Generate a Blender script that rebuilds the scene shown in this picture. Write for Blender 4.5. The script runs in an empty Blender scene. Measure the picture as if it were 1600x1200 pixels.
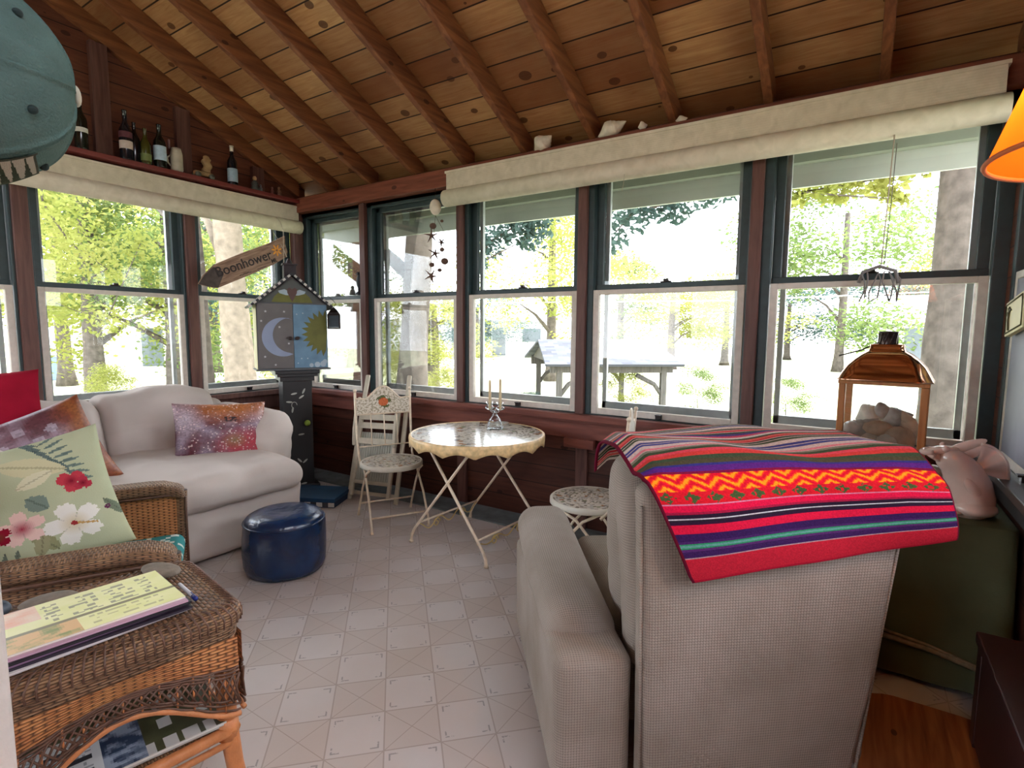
import bpy, math, random
from mathutils import Vector, Matrix, noise
random.seed(7)
sc = bpy.context.scene
COL = sc.collection
PI = math.pi
R = math.radians

# ------------------------------------------------------------------ camera, sky, sun, exposure
EYE = 1.42
cam_d = bpy.data.cameras.new('camera'); cam = bpy.data.objects.new('camera', cam_d); COL.objects.link(cam)
def cam_axes(yaw, pitch, roll):
    right = Vector((math.cos(yaw), math.sin(yaw), 0))
    fwd = Vector((-math.sin(yaw)*math.cos(pitch), math.cos(yaw)*math.cos(pitch), -math.sin(pitch)))
    up = right.cross(fwd)
    return right*math.cos(roll)+up*math.sin(roll), -right*math.sin(roll)+up*math.cos(roll), fwd
cr, cu, cf = cam_axes(R(32.778), R(5.725), R(0.404))
cam.matrix_world = Matrix(((cr.x, cu.x, -cf.x, 0), (cr.y, cu.y, -cf.y, 0), (cr.z, cu.z, -cf.z, EYE), (0, 0, 0, 1)))
cam_d.sensor_fit = 'HORIZONTAL'; cam_d.sensor_width = 36; cam_d.lens = 36*838.22/1600
cam_d.clip_start = 0.02; cam_d.clip_end = 500
sc.camera = cam

w = bpy.data.worlds.new('world'); sc.world = w; w.use_nodes = True
nt = w.node_tree; nt.nodes.clear()
wo = nt.nodes.new('ShaderNodeOutputWorld'); bg = nt.nodes.new('ShaderNodeBackground')
sky = nt.nodes.new('ShaderNodeTexSky'); sky.sky_type = 'NISHITA'; sky.sun_disc = False
sky.sun_elevation = R(50); sky.sun_rotation = R(25); sky.dust_density = 3.0; sky.air_density = 1.0
tcw = nt.nodes.new('ShaderNodeTexCoord'); nz = nt.nodes.new('ShaderNodeTexNoise'); nz.inputs['Scale'].default_value = 2.6; nz.inputs['Detail'].default_value = 6
rp = nt.nodes.new('ShaderNodeValToRGB'); rp.color_ramp.elements[0].position = .30; rp.color_ramp.elements[1].position = .55
mx = nt.nodes.new('ShaderNodeMix'); mx.data_type = 'RGBA'; mx.inputs[7].default_value = (7.5, 7.7, 8.2, 1)
nt.links.new(tcw.outputs['Generated'], nz.inputs['Vector']); nt.links.new(nz.outputs[0], rp.inputs[0])
nt.links.new(rp.outputs[0], mx.inputs[0]); nt.links.new(sky.outputs[0], mx.inputs[6]); nt.links.new(mx.outputs[2], bg.inputs[0])
bg.inputs[1].default_value = 0.75
nt.links.new(bg.outputs[0], wo.inputs[0])

sd = bpy.data.lights.new('sun', 'SUN'); sd.energy = 7; sd.angle = R(1.2); sd.color = (1, .96, .92)
sun = bpy.data.objects.new('sun', sd); COL.objects.link(sun)
sun.rotation_euler = Vector((-.30, -.62, -1.25)).to_track_quat('-Z', 'Y').to_euler()

sc.view_settings.view_transform = 'Standard'; sc.view_settings.look = 'None'
sc.view_settings.exposure = 1.02; sc.view_settings.gamma = 1; sc.view_settings.use_curve_mapping = False
try:
    sc.cycles.max_bounces = 10; sc.cycles.diffuse_bounces = 5; sc.cycles.transparent_max_bounces = 24; sc.cycles.glossy_bounces = 4
    sc.cycles.sample_clamp_indirect = 6; sc.cycles.caustics_reflective = False; sc.cycles.caustics_refractive = False
except Exception: pass

# ------------------------------------------------------------------ materials
MATS = {}
def C(*c): return (c[0], c[1], c[2], 1)
def S(r, g, b):      # 0-255 display colour to linear
    f = lambda v: (v/255/12.92 if v/255 <= .04045 else ((v/255+.055)/1.055)**2.4)
    return (f(r), f(g), f(b))
class NG:
    def __init__(s, name):
        s.m = bpy.data.materials.new(name); s.m.use_nodes = True; s.t = s.m.node_tree; s.t.nodes.clear()
        s.out = s.n('ShaderNodeOutputMaterial')
    def n(s, t, **kw):
        x = s.t.nodes.new(t)
        for k, v in kw.items(): setattr(x, k, v)
        return x
    def l(s, a, b): s.t.links.new(a, b)
    def val(s, x, inp):
        if isinstance(x, (int, float)): inp.default_value = x
        else: s.l(x, inp)
    def m_(s, op, a, b=0.0, c=None):
        x = s.n('ShaderNodeMath', operation=op); s.val(a, x.inputs[0]); s.val(b, x.inputs[1])
        if c is not None: s.val(c, x.inputs[2])
        return x.outputs[0]
    def mix(s, f, a, b, mode='MIX'):
        x = s.n('ShaderNodeMix', data_type='RGBA', blend_type=mode); s.val(f, x.inputs[0])
        for v, i in ((a, 6), (b, 7)):
            if isinstance(v, tuple): x.inputs[i].default_value = C(*v)
            else: s.l(v, x.inputs[i])
        return x.outputs[2]
    def noise(s, vec, scale, detail=3, dist=0.0):
        x = s.n('ShaderNodeTexNoise'); x.inputs['Scale'].default_value = scale; x.inputs['Detail'].default_value = detail
        x.inputs['Distortion'].default_value = dist
        if vec is not None: s.l(vec, x.inputs['Vector'])
        return x.outputs[0]
    def ramp(s, f, p0, p1):
        x = s.n('ShaderNodeMapRange'); s.l(f, x.inputs[0]); x.inputs[1].default_value = p0; x.inputs[2].default_value = p1; return x.outputs[0]
    def co(s, k='Object'): return s.n('ShaderNodeTexCoord').outputs[k]
    def scl(s, vec, sx, sy, sz):
        x = s.n('ShaderNodeMapping'); s.l(vec, x.inputs[0]); x.inputs['Scale'].default_value = (sx, sy, sz); return x.outputs[0]
    def bump(s, h, strength=.3, dist=.01):
        x = s.n('ShaderNodeBump'); x.inputs['Strength'].default_value = strength; x.inputs['Distance'].default_value = dist; s.l(h, x.inputs['Height']); return x.outputs[0]
    def bsdf(s, col, rough=.6, metal=0., normal=None, spec=.5, **kw):
        b = s.n('ShaderNodeBsdfPrincipled')
        if isinstance(col, tuple): b.inputs['Base Color'].default_value = C(*col)
        else: s.l(col, b.inputs['Base Color'])
        s.val(rough, b.inputs['Roughness']); b.inputs['Metallic'].default_value = metal; b.inputs['Specular IOR Level'].default_value = spec
        if normal is not None: s.l(normal, b.inputs['Normal'])
        for k, v in kw.items(): b.inputs[k].default_value = v
        return b.outputs[0]
    def done(s, sh): s.l(sh, s.out.inputs[0]); return s.m
def mat(name, col, rough=.6, metal=0., var=.12, scale=8, bump=.0, bscale=60, spec=.5, **kw):
    if name in MATS: return MATS[name]
    g = NG(name); v = g.co()
    n1 = g.noise(v, scale, 4)
    c = g.mix(g.ramp(n1, .3, .7), tuple(x*(1-var) for x in col), tuple(min(1, x*(1+var)) for x in col))
    nm = g.bump(g.noise(v, bscale, 3), bump, .005) if bump else None
    MATS[name] = g.done(g.bsdf(c, rough, metal, nm, spec, **kw)); return MATS[name]
def mat_vcol(name, rough=.6, bump=0., bscale=200, spec=.5, metal=0., coat=0.):
    if name in MATS: return MATS[name]
    g = NG(name); a = g.n('ShaderNodeVertexColor', layer_name='Col')
    nm = g.bump(g.noise(g.co(), bscale, 3), bump, .004) if bump else None
    MATS[name] = g.done(g.bsdf(a.outputs[0], rough, metal, nm, spec, **({'Coat Weight': coat} if coat else {}))); return MATS[name]
def mat_wood(name, c0, c1, axis=0, rough=.55, scale=6, stretch=12, bump=.15, knots=True, board=None, baxis=None):
    if name in MATS: return MATS[name]
    g = NG(name); v = g.co(); s3 = [stretch]*3; s3[axis] = 1
    n1 = g.noise(g.scl(v, *s3), scale/2, 5, .6)
    c = g.mix(g.ramp(n1, .3, .72), c0, c1)
    if board:
        sp = g.n('ShaderNodeSeparateXYZ'); g.l(v, sp.inputs[0]); q = g.m_('DIVIDE', sp.outputs[baxis], board)
        wn = g.n('ShaderNodeTexWhiteNoise', noise_dimensions='1D'); g.l(g.m_('FLOOR', q), wn.inputs['W'])
        c = g.mix(g.m_('MULTIPLY', wn.outputs[0], .45), c, tuple(x*.45 for x in c0))
        fr = g.m_('FRACT', q); e = g.m_('MINIMUM', fr, g.m_('SUBTRACT', 1.0, fr))
        c = g.mix(g.m_('LESS_THAN', e, .022), c, (0.01, .005, .003))
    if knots:
        vo = g.n('ShaderNodeTexVoronoi'); vo.inputs['Scale'].default_value = 4.2
        k3 = [1.5]*3; k3[axis] = .8
        g.l(g.scl(v, *k3), vo.inputs['Vector']); kk = g.m_('LESS_THAN', vo.outputs['Distance'], .10)
        c = g.mix(g.m_('MULTIPLY', kk, .75), c, tuple(x*.25 for x in c0))
    MATS[name] = g.done(g.bsdf(c, rough, 0, g.bump(n1, bump, .01), .3)); return MATS[name]
def mat_wicker(name, c0, c1, rib=.022, row=.007):
    if name in MATS: return MATS[name]
    g = NG(name); uv = g.n('ShaderNodeUVMap').outputs[0]; sp = g.n('ShaderNodeSeparateXYZ'); g.l(uv, sp.inputs[0])
    V = g.m_('DIVIDE', sp.outputs[1], row); par = g.m_('MULTIPLY', g.m_('FLOORED_MODULO', g.m_('FLOOR', V), 2.0), .5)
    U = g.m_('ADD', g.m_('DIVIDE', sp.outputs[0], rib*2), par)
    h = g.m_('MULTIPLY', g.m_('ABSOLUTE', g.m_('SINE', g.m_('MULTIPLY', U, PI))), g.m_('POWER', g.m_('ABSOLUTE', g.m_('SINE', g.m_('MULTIPLY', V, PI))), .6))
    n1 = g.noise(g.co(), 14, 3)
    c = g.mix(g.ramp(n1, .35, .7), c0, c1); c = g.mix(g.ramp(h, .0, .45), tuple(x*.16 for x in c0), c)
    MATS[name] = g.done(g.bsdf(c, .5, 0, g.bump(h, .9, .006), .4)); return MATS[name]
def mat_knit(name, c0, c1, sx=.006, sy=.006, rough=.95):
    if name in MATS: return MATS[name]
    g = NG(name); uv = g.n('ShaderNodeUVMap').outputs[0]; sp = g.n('ShaderNodeSeparateXYZ'); g.l(uv, sp.inputs[0])
    a = g.m_('ABSOLUTE', g.m_('SINE', g.m_('MULTIPLY', sp.outputs[0], PI/sx))); b = g.m_('ABSOLUTE', g.m_('SINE', g.m_('MULTIPLY', sp.outputs[1], PI/sy)))
    h = g.m_('MULTIPLY', g.m_('POWER', a, .7), g.m_('POWER', b, .7))
    c = g.mix(g.ramp(g.noise(g.co(), 3.5, 4), .3, .7), c0, c1); c = g.mix(g.ramp(h, .0, .35), tuple(x*.45 for x in c0), c)
    MATS[name] = g.done(g.bsdf(c, rough, 0, g.bump(h, .5, .003), .1)); return MATS[name]
def mat_glass(name, tint=(1, 1, 1), refl=.07, rough=.0):
    if name in MATS: return MATS[name]
    g = NG(name); t = g.n('ShaderNodeBsdfTransparent'); t.inputs[0].default_value = C(*tint)
    gl = g.n('ShaderNodeBsdfGlossy'); gl.inputs['Roughness'].default_value = rough
    m = g.n('ShaderNodeMixShader'); fr = g.n('ShaderNodeFresnel'); fr.inputs[0].default_value = 1.45
    g.l(g.m_('ADD', g.m_('MULTIPLY', fr.outputs[0], .8), refl-.04), m.inputs[0]); g.l(t.outputs[0], m.inputs[1]); g.l(gl.outputs[0], m.inputs[2])
    MATS[name] = g.done(m.outputs[0]); return MATS[name]
def mat_leaf(name, c0, c1, tl=.5):
    if name in MATS: return MATS[name]
    g = NG(name); oi = g.co(); n1 = g.noise(oi, 1.6, 3)
    c = g.mix(g.ramp(n1, .3, .7), c0, c1)
    d = g.n('ShaderNodeBsdfDiffuse'); t = g.n('ShaderNodeBsdfTranslucent'); m = g.n('ShaderNodeMixShader'); m.inputs[0].default_value = tl
    g.l(c, d.inputs[0]); g.l(c, t.inputs[0]); g.l(d.outputs[0], m.inputs[1]); g.l(t.outputs[0], m.inputs[2])
    MATS[name] = g.done(m.outputs[0]); return MATS[name]

# ------------------------------------------------------------------ mesh builder
class MB:
    def __init__(s): s.v = []; s.f = []; s.uv = []; s.mi = []; s.sm = []; s.c = []; s.cur = 0; s.smooth = False; s.col = (1, 1, 1)
    def face(s, idx, uvs=None, col=None):
        s.f.append(idx); s.uv.append(uvs or [(0, 0)]*len(idx)); s.mi.append(s.cur); s.sm.append(s.smooth); s.c.append(col or s.col)
    def quadv(s, pts, uvs=None, col=None):
        b = len(s.v); s.v += [tuple(p) for p in pts]; s.face(list(range(b, b+len(pts))), uvs, col)
    def box(s, lo, hi, M=None):
        x0, y0, z0 = lo; x1, y1, z1 = hi
        sm = s.smooth; s.smooth = False; b = len(s.v)
        P = [(x0, y0, z0), (x1, y0, z0), (x1, y1, z0), (x0, y1, z0), (x0, y0, z1), (x1, y0, z1), (x1, y1, z1), (x0, y1, z1)]
        for p in P: s.v.append(tuple(M @ Vector(p)) if M is not None else p)
        for q, ax in (((0, 3, 2, 1), (0, 1)), ((4, 5, 6, 7), (0, 1)), ((0, 1, 5, 4), (0, 2)), ((2, 3, 7, 6), (0, 2)), ((1, 2, 6, 5), (1, 2)), ((3, 0, 4, 7), (1, 2))):
            s.face([b+i for i in q], [(P[i][ax[0]], P[i][ax[1]]) for i in q])
        s.smooth = sm
    def cbox(s, c, d, M=None): s.box([c[i]-d[i]/2 for i in range(3)], [c[i]+d[i]/2 for i in range(3)], M)
    def rings(s, rings, closed=True, cap0=True, cap1=True, uvlen=None, cols=None):
        n = len(rings[0]); b = len(s.v)
        for r in rings: s.v += [tuple(p) for p in r]
        per = [0]
        for j in range(n): per.append(per[-1]+(Vector(rings[len(rings)//2][(j+1) % n])-Vector(rings[len(rings)//2][j])).length)
        L = 0
        for i in range(len(rings)-1):
            dl = (Vector(rings[i+1][0])-Vector(rings[i][0])).length
            for j in range(n if closed else n-1):
                k = (j+1) % n
                s.face([b+i*n+j, b+i*n+k, b+(i+1)*n+k, b+(i+1)*n+j], [(per[j], L), (per[j+1], L), (per[j+1], L+dl), (per[j], L+dl)], cols[i] if cols else None)
            L += dl
        if closed and cap0: s.face([b+j for j in range(n)][::-1])
        if closed and cap1: s.face([b+(len(rings)-1)*n+j for j in range(n)])
    def tube(s, pts, r, seg=8, caps=True, flat=None, closed=False):
        sm = s.smooth; s.smooth = True
        pts = [Vector(p) for p in pts]; rs = r if isinstance(r, (list, tuple)) else [r]*len(pts)
        rings = []; prev = None; N = len(pts)
        for i, p in enumerate(pts):
            if closed: t = pts[(i+1) % N]-pts[i-1]
            else: t = pts[min(i+1, N-1)]-pts[max(i-1, 0)]
            t.normalize()
            if prev is None:
                a = Vector((0, 0, 1)) if abs(t.z) < .9 else Vector((1, 0, 0)); u = t.cross(a).normalized()
            else: u = (prev-t*prev.dot(t)).normalized()
            prev = u; w_ = t.cross(u); f = flat or 1
            rings.append([p+u*math.cos(2*PI*j/seg)*rs[i]+w_*math.sin(2*PI*j/seg)*rs[i]*f for j in range(seg)])
        if closed: rings.append(rings[0])
        s.rings(rings, cap0=caps and not closed, cap1=caps and not closed); s.smooth = sm
    def cyl(s, p0, p1, r0, r1=None, seg=20, cap=True):
        s.tube([p0, p1], [r0, r0 if r1 is None else r1], seg, cap)
    def lathe(s, prof, M=None, seg=28, cap0=True, cap1=True, wob=None, cols=None):
        sm = s.smooth; s.smooth = True; rings = []
        for i, (r, z) in enumerate(prof):
            rg = []
            for j in range(seg):
                a = 2*PI*j/seg; rr = r*(wob(a, i) if wob else 1)
                p = Vector((rr*math.cos(a), rr*math.sin(a), z)); rg.append(M @ p if M is not None else p)
            rings.append(rg)
        s.rings(rings, cap0=cap0, cap1=cap1, cols=cols); s.smooth = sm
    def grid(s, fn, nu, nv, su=1, sv=1, col=None, flip=False):
        b = len(s.v)
        for j in range(nv+1):
            for i in range(nu+1): s.v.append(tuple(fn(i/nu, j/nv)))
        for j in range(nv):
            for i in range(nu):
                q = [b+j*(nu+1)+i, b+j*(nu+1)+i+1, b+(j+1)*(nu+1)+i+1, b+(j+1)*(nu+1)+i]
                uv = [(i/nu*su, j/nv*sv), ((i+1)/nu*su, j/nv*sv), ((i+1)/nu*su, (j+1)/nv*sv), (i/nu*su, (j+1)/nv*sv)]
                if flip: q = q[::-1]; uv = uv[::-1]
                s.face(q, uv, col((i+.5)/nu, (j+.5)/nv) if col else None)
    def ellipsoid(s, c, r, M=None, seg=16, rg=10, fn=None):
        sm = s.smooth; s.smooth = True
        def f(u, v):
            a = 2*PI*u; t = PI*v-PI/2; p = Vector((r[0]*math.cos(t)*math.cos(a), r[1]*math.cos(t)*math.sin(a), r[2]*math.sin(t)))
            if fn: p = fn(p)
            if M is not None: p = M @ p
            return p+Vector(c)
        s.grid(f, seg, rg, .3, .3); s.smooth = sm
    def prism(s, poly, z0, z1, M=None):
        sm = s.smooth; s.smooth = False; n = len(poly); b = len(s.v)
        for z in (z0, z1):
            for x, y in poly:
                p = Vector((x, y, z)); s.v.append(tuple(M @ p if M is not None else p))
        s.face([b+i for i in range(n)][::-1], [(poly[i][0], poly[i][1]) for i in range(n)][::-1]); s.face([b+n+i for i in range(n)], [(poly[i][0], poly[i][1]) for i in range(n)])
        L = 0
        for i in range(n):
            k = (i+1) % n; d = math.dist(poly[i], poly[k]); s.face([b+i, b+k, b+n+k, b+n+i], [(L, z0), (L+d, z0), (L+d, z1), (L, z1)]); L += d
        s.smooth = sm
    def rbox(s, lo, hi, r, M=None, fn=None, n=6, col=None, arc=4):
        """soft box with rounded edges; fn deforms the local point"""
        sm = s.smooth; s.smooth = True
        c = [(lo[i]+hi[i])/2 for i in range(3)]; h = [(hi[i]-lo[i])/2 for i in range(3)]; r = min(r, min(h)*.999)
        def ts(H):
            a = [-H+r*(1-math.tan(PI/4*(1-k/arc))) for k in range(arc)]; mid = [(-H+r)+(2*(H-r))*k/n for k in range(n+1)]
            return a+mid+[-x for x in a[::-1]]
        T = [ts(x) for x in h]; cache = {}
        def vid(p):
            k = (round(p[0], 5), round(p[1], 5), round(p[2], 5))
            if k not in cache:
                inn = [max(-(h[i]-r), min(h[i]-r, p[i])) for i in range(3)]; d = Vector([p[i]-inn[i] for i in range(3)])
                L = d.length
                q = Vector(inn)+(d*(r/L) if L > 1e-9 else d)+Vector(c)
                if fn: q = fn(q)
                if M is not None: q = M @ q
                cache[k] = len(s.v); s.v.append(tuple(q))
            return cache[k]
        for ax in range(3):
            a, b_ = [(1, 2), (2, 0), (0, 1)][ax]
            for sg in (-1, 1):
                for i in range(len(T[a])-1):
                    for j in range(len(T[b_])-1):
                        q = []; uv = []
                        for (ii, jj) in ((i, j), (i+1, j), (i+1, j+1), (i, j+1)):
                            p = [0, 0, 0]; p[ax] = sg*h[ax]; p[a] = T[a][ii]; p[b_] = T[b_][jj]; q.append(vid(p))
                            uv.append((p[a], p[b_]) if ax != 0 else (p[a], p[b_]))
                        if ax == 1: uv = [(y, x) for x, y in uv]
                        if sg < 0: q = q[::-1]; uv = uv[::-1]
                        if len(set(q)) >= 3: s.face(q, uv, col(s.v[q[0]]) if col else None)
        s.smooth = sm
    def build(s, name, mats, parent=None, bevel=0, loc=None):
        me = bpy.data.meshes.new(name); me.from_pydata(s.v, [], s.f); 
        for m in (mats if isinstance(mats, list) else [mats]): me.materials.append(m)
        me.polygons.foreach_set('material_index', s.mi); me.polygons.foreach_set('use_smooth', s.sm)
        uvl = me.uv_layers.new(name='UVMap'); uvl.data.foreach_set('uv', [x for f in s.uv for t in f for x in t])
        if any(c != (1, 1, 1) for c in s.c):
            ca = me.color_attributes.new('Col', 'FLOAT_COLOR', 'CORNER')
            ca.data.foreach_set('color', [x for f, c in zip(s.f, s.c) for _ in f for x in (c[0], c[1], c[2], 1)])
        me.validate(clean_customdata=False); me.update()
        o = bpy.data.objects.new(name, me); COL.objects.link(o)
        if parent: o.parent = parent
        if loc: o.location = loc
        if bevel:
            b = o.modifiers.new('bevel', 'BEVEL'); b.width = bevel; b.segments = 2; b.limit_method = 'ANGLE'; b.angle_limit = R(50)
        return o
def tag(o, label, cat, group=None, kind=None):
    o['label'] = label; o['category'] = cat
    if group: o['group'] = group
    if kind: o['kind'] = kind
    return o
def thing(name, label, cat, loc=(0, 0, 0), rotz=0, group=None, rot=None):
    o = bpy.data.objects.new(name, None); COL.objects.link(o); o.location = loc; o.rotation_euler = rot or (0, 0, rotz); o.empty_display_size = .1
    return tag(o, label, cat, group)
def struct(o, label=None):
    o['kind'] = 'structure'
    if label: o['label'] = label
    return o
def Mt(loc=(0, 0, 0), rx=0, ry=0, rz=0, s=1): return Matrix.Translation(loc) @ Matrix.Rotation(rz, 4, 'Z') @ Matrix.Rotation(ry, 4, 'Y') @ Matrix.Rotation(rx, 4, 'X') @ Matrix.Scale(s, 4)
def frame_m(o, x, y, z): return Matrix(((x[0], y[0], z[0], o[0]), (x[1], y[1], z[1], o[1]), (x[2], y[2], z[2], o[2]), (0, 0, 0, 1)))
def nz3(p, s=1.0): return noise.noise(Vector(p)*s)
def hsh(a, b=0, c=0): return (math.sin(a*127.1+b*311.7+c*74.7)*43758.5453) % 1.0
def lerp(a, b, t): return tuple(a[i]+(b[i]-a[i])*t for i in range(3))
def text_mesh(txt, size, extrude, name, m, parent, M, shear=0):
    cu_ = bpy.data.curves.new(name, 'FONT'); cu_.body = txt; cu_.size = size; cu_.extrude = extrude; cu_.shear = shear; cu_.align_x = 'CENTER'
    cu_.offset = .0012
    tmp = bpy.data.objects.new('tmp', cu_); COL.objects.link(tmp)
    bpy.context.view_layer.update()
    me = bpy.data.meshes.new_from_object(tmp.evaluated_get(bpy.context.evaluated_depsgraph_get()))
    bpy.data.objects.remove(tmp); me.name = name; me.materials.clear(); me.materials.append(m)
    o = bpy.data.objects.new(name, me); COL.objects.link(o); o.parent = parent; o.matrix_local = M
    return o

# palette
maroon = mat_wood('maroon_wood', S(96, 50, 42), S(130, 74, 60), axis=0, rough=.45, knots=False, stretch=10)
maroonz = mat_wood('maroon_wood_upright', S(78, 50, 45), S(108, 74, 65), axis=2, rough=.45, knots=False)
rafter_m = mat_wood('rafter_wood', S(98, 56, 38), S(146, 94, 60), axis=1, rough=.55, scale=5)
beam_m = mat_wood('beam_wood', S(104, 56, 42), S(138, 80, 60), axis=0, rough=.5)
plank_m = mat_wood('wall_planks', S(66, 36, 28), S(94, 54, 42), axis=0, rough=.4, board=.14, baxis=2, knots=True)
planky_m = mat_wood('gable_planks', S(84, 46, 32), S(116, 68, 48), axis=1, rough=.5, board=.14, baxis=2)
green_m = mat('dark_green_paint', S(34, 52, 54), .45, var=.2, scale=20)
white_m = mat('sash_white_paint', S(205, 196, 184), .5, var=.08, scale=30)
gray_m = mat('storm_frame_grey', S(150, 156, 156), .4, var=.08, scale=20)
iron_m = mat('dark_iron', S(38, 30, 28), .4, .6)
glass_m = mat_glass('window_glass', (.97, .98, .98), .05)
cream_iron = mat('cream_painted_iron', S(226, 210, 184), .4, var=.15, scale=25, bump=.1)
rust_m = mat('rusty_iron', S(112, 62, 42), .8, var=.3, scale=40)

exec_parts = []
# ------------------------------------------------------------------ room shell
YB, XL, XR = 3.42, -4.75, .57
SL = math.tan(R(25.2))
ZB, ZR, ZT = .845, 1.70, 2.50
# floor
g = NG('vinyl_floor'); gp = g.n('ShaderNodeNewGeometry').outputs['Position']; sp = g.n('ShaderNodeSeparateXYZ'); g.l(gp, sp.inputs[0])
X = g.m_('ADD', sp.outputs[0], 1.816); Yy = g.m_('SUBTRACT', sp.outputs[1], 1.732); k = 1/(math.sqrt(2)*.1935)
U = g.m_('MULTIPLY', g.m_('ADD', X, Yy), k); V = g.m_('MULTIPLY', g.m_('SUBTRACT', Yy, X), k)
fu = g.m_('FRACT', g.m_('ADD', U, 1000)); fv = g.m_('FRACT', g.m_('ADD', V, 1000))
par = g.m_('FLOORED_MODULO', g.m_('ADD', g.m_('FLOOR', U), g.m_('FLOOR', V)), 2.0)
a = g.m_('MINIMUM', fu, g.m_('SUBTRACT', 1, fu)); b = g.m_('MINIMUM', fv, g.m_('SUBTRACT', 1, fv))
plain = g.m_('GREATER_THAN', par, .5)
base = g.mix(plain, S(194, 182, 174), S(202, 193, 188))
base = g.mix(g.m_('MULTIPLY', g.ramp(g.noise(gp, 1.7, 5), .42, .65), .35), base, S(186, 162, 146))
wn = g.n('ShaderNodeTexWhiteNoise', noise_dimensions='2D'); cv = g.n('ShaderNodeCombineXYZ'); g.l(g.m_('FLOOR', U), cv.inputs[0]); g.l(g.m_('FLOOR', V), cv.inputs[1]); g.l(cv.outputs[0], wn.inputs[0])
base = g.mix(g.m_('MULTIPLY', wn.outputs[0], .13), base, S(225, 222, 224))
seam = g.m_('LESS_THAN', g.m_('MINIMUM', a, b), .014)
dg = g.m_('MINIMUM', g.m_('ABSOLUTE', g.m_('SUBTRACT', fu, fv)), g.m_('ABSOLUTE', g.m_('SUBTRACT', g.m_('ADD', fu, fv), 1)))
dgm = g.m_('MULTIPLY', g.m_('LESS_THAN', dg, .012), g.m_('SUBTRACT', 1, plain))
base = g.mix(g.m_('MULTIPLY', g.m_('MAXIMUM', seam, dgm), .5), base, S(138, 118, 104))
mxab = g.m_('MAXIMUM', a, b); mnab = g.m_('MINIMUM', a, b)
orn = g.m_('MULTIPLY', g.m_('MULTIPLY', g.m_('GREATER_THAN', mnab, .085), g.m_('LESS_THAN', mnab, .115)), g.m_('MULTIPLY', g.m_('LESS_THAN', mxab, .24), g.m_('GREATER_THAN', g.noise(gp, 90, 2), .44)))
base = g.mix(g.m_('MULTIPLY', g.m_('MULTIPLY', orn, plain), .6), base, S(110, 106, 104))
floor_m = g.done(g.bsdf(base, g.m_('ADD', g.m_('MULTIPLY', g.noise(gp, 5, 3), .25), .28), 0, g.bump(g.noise(gp, 25, 2), .08, .004), .5))
m = MB(); m.box((XL-.1, -3.5, -.12), (2.6, YB+.1, 0)); struct(m.build('floor', floor_m), 'cream vinyl tile floor with diagonal squares')
m = MB(); m.box((XL, YB-.26, 0), (XR, YB, .012)); struct(m.build('trim_1', mat('bare_grey_strip', S(98, 104, 104), .8, var=.3, scale=9)), 'grey bare strip of floor along the window wall')

# ceiling boards and rafters
def zc(y): return 2.845+(YB-y)*SL
YR = -.35
g = NG('ceiling_boards'); gp = g.n('ShaderNodeNewGeometry').outputs['Position']; sp = g.n('ShaderNodeSeparateXYZ'); g.l(gp, sp.inputs[0])
q = g.m_('DIVIDE', sp.outputs[1], .172); wn = g.n('ShaderNodeTexWhiteNoise', noise_dimensions='2D'); cv = g.n('ShaderNodeCombineXYZ')
g.l(g.m_('FLOOR', q), cv.inputs[0]); g.l(g.m_('FLOOR', g.m_('DIVIDE', g.m_('ADD', sp.outputs[0], 20.3), 1.07)), cv.inputs[1]); g.l(cv.outputs[0], wn.inputs[0])
gr = g.noise(g.scl(gp, 1.2, 14, 14), 3, 6, 1.2)
c = g.mix(g.ramp(gr, .3, .7), S(180, 132, 86), S(208, 166, 116)); c = g.mix(g.m_('MULTIPLY', g.m_('POWER', wn.outputs[0], 1.6), .85), c, S(122, 66, 38))
vo = g.n('ShaderNodeTexVoronoi'); vo.inputs['Scale'].default_value = 5.5; g.l(g.scl(gp, .7, 1.0, .3), vo.inputs['Vector'])
kn = g.m_('LESS_THAN', vo.outputs['Distance'], g.m_('MULTIPLY', g.noise(gp, 2.3, 2), .26)); c = g.mix(g.m_('MULTIPLY', kn, .8), c, S(70, 32, 16))
c = g.mix(g.m_('MULTIPLY', g.ramp(g.noise(gp, 1.3, 4), .42, .68), .65), c, S(104, 54, 30))
fr = g.m_('FRACT', g.m_('ADD', q, 100)); e = g.m_('MINIMUM', fr, g.m_('SUBTRACT', 1, fr)); c = g.mix(g.m_('LESS_THAN', e, .024), c, S(38, 18, 10))
ceil_m = g.done(g.bsdf(c, .5, 0, g.bump(gr, .15, .01), .3))
m = MB()
for (y0, y1) in ((YB+.75, YR), (YR, -3.6)):
    f = lambda y: zc(y) if y >= YR else zc(YR)-(YR-y)*SL
    P = [(XL-.35, y0, f(y0)), (1.6, y0, f(y0)), (1.6, y1, f(y1)), (XL-.35, y1, f(y1))]
    bb = len(m.v); m.v += P+[(p[0], p[1], p[2]+.05) for p in P]
    for qd in ((0, 1, 2, 3), (7, 6, 5, 4), (0, 4, 5, 1), (1, 5, 6, 2), (2, 6, 7, 3), (3, 7, 4, 0)): m.face([bb+i for i in qd])
ceil = struct(m.build('ceiling', ceil_m), 'sloping ceiling of knotty pine boards')
rx = [-4.25+.535*i for i in range(-1, 11)]
for x in rx:
    m = MB(); w2 = .024; n = 1
    lo = lambda y: zc(y)-.152; hi = lambda y: zc(y)-.001
    pr = [(YB+.09, lo(YB+.09)), (YB+.09, hi(YB+.09)), (YR, hi(YR)), (YR, lo(YR))]
    m.prism([(p[0], p[1]) for p in pr], x-w2, x+w2, Matrix(((0, 0, 1, 0), (1, 0, 0, 0), (0, 1, 0, 0), (0, 0, 0, 1))))
    m.build('rafter', rafter_m, ceil, bevel=.004)
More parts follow.
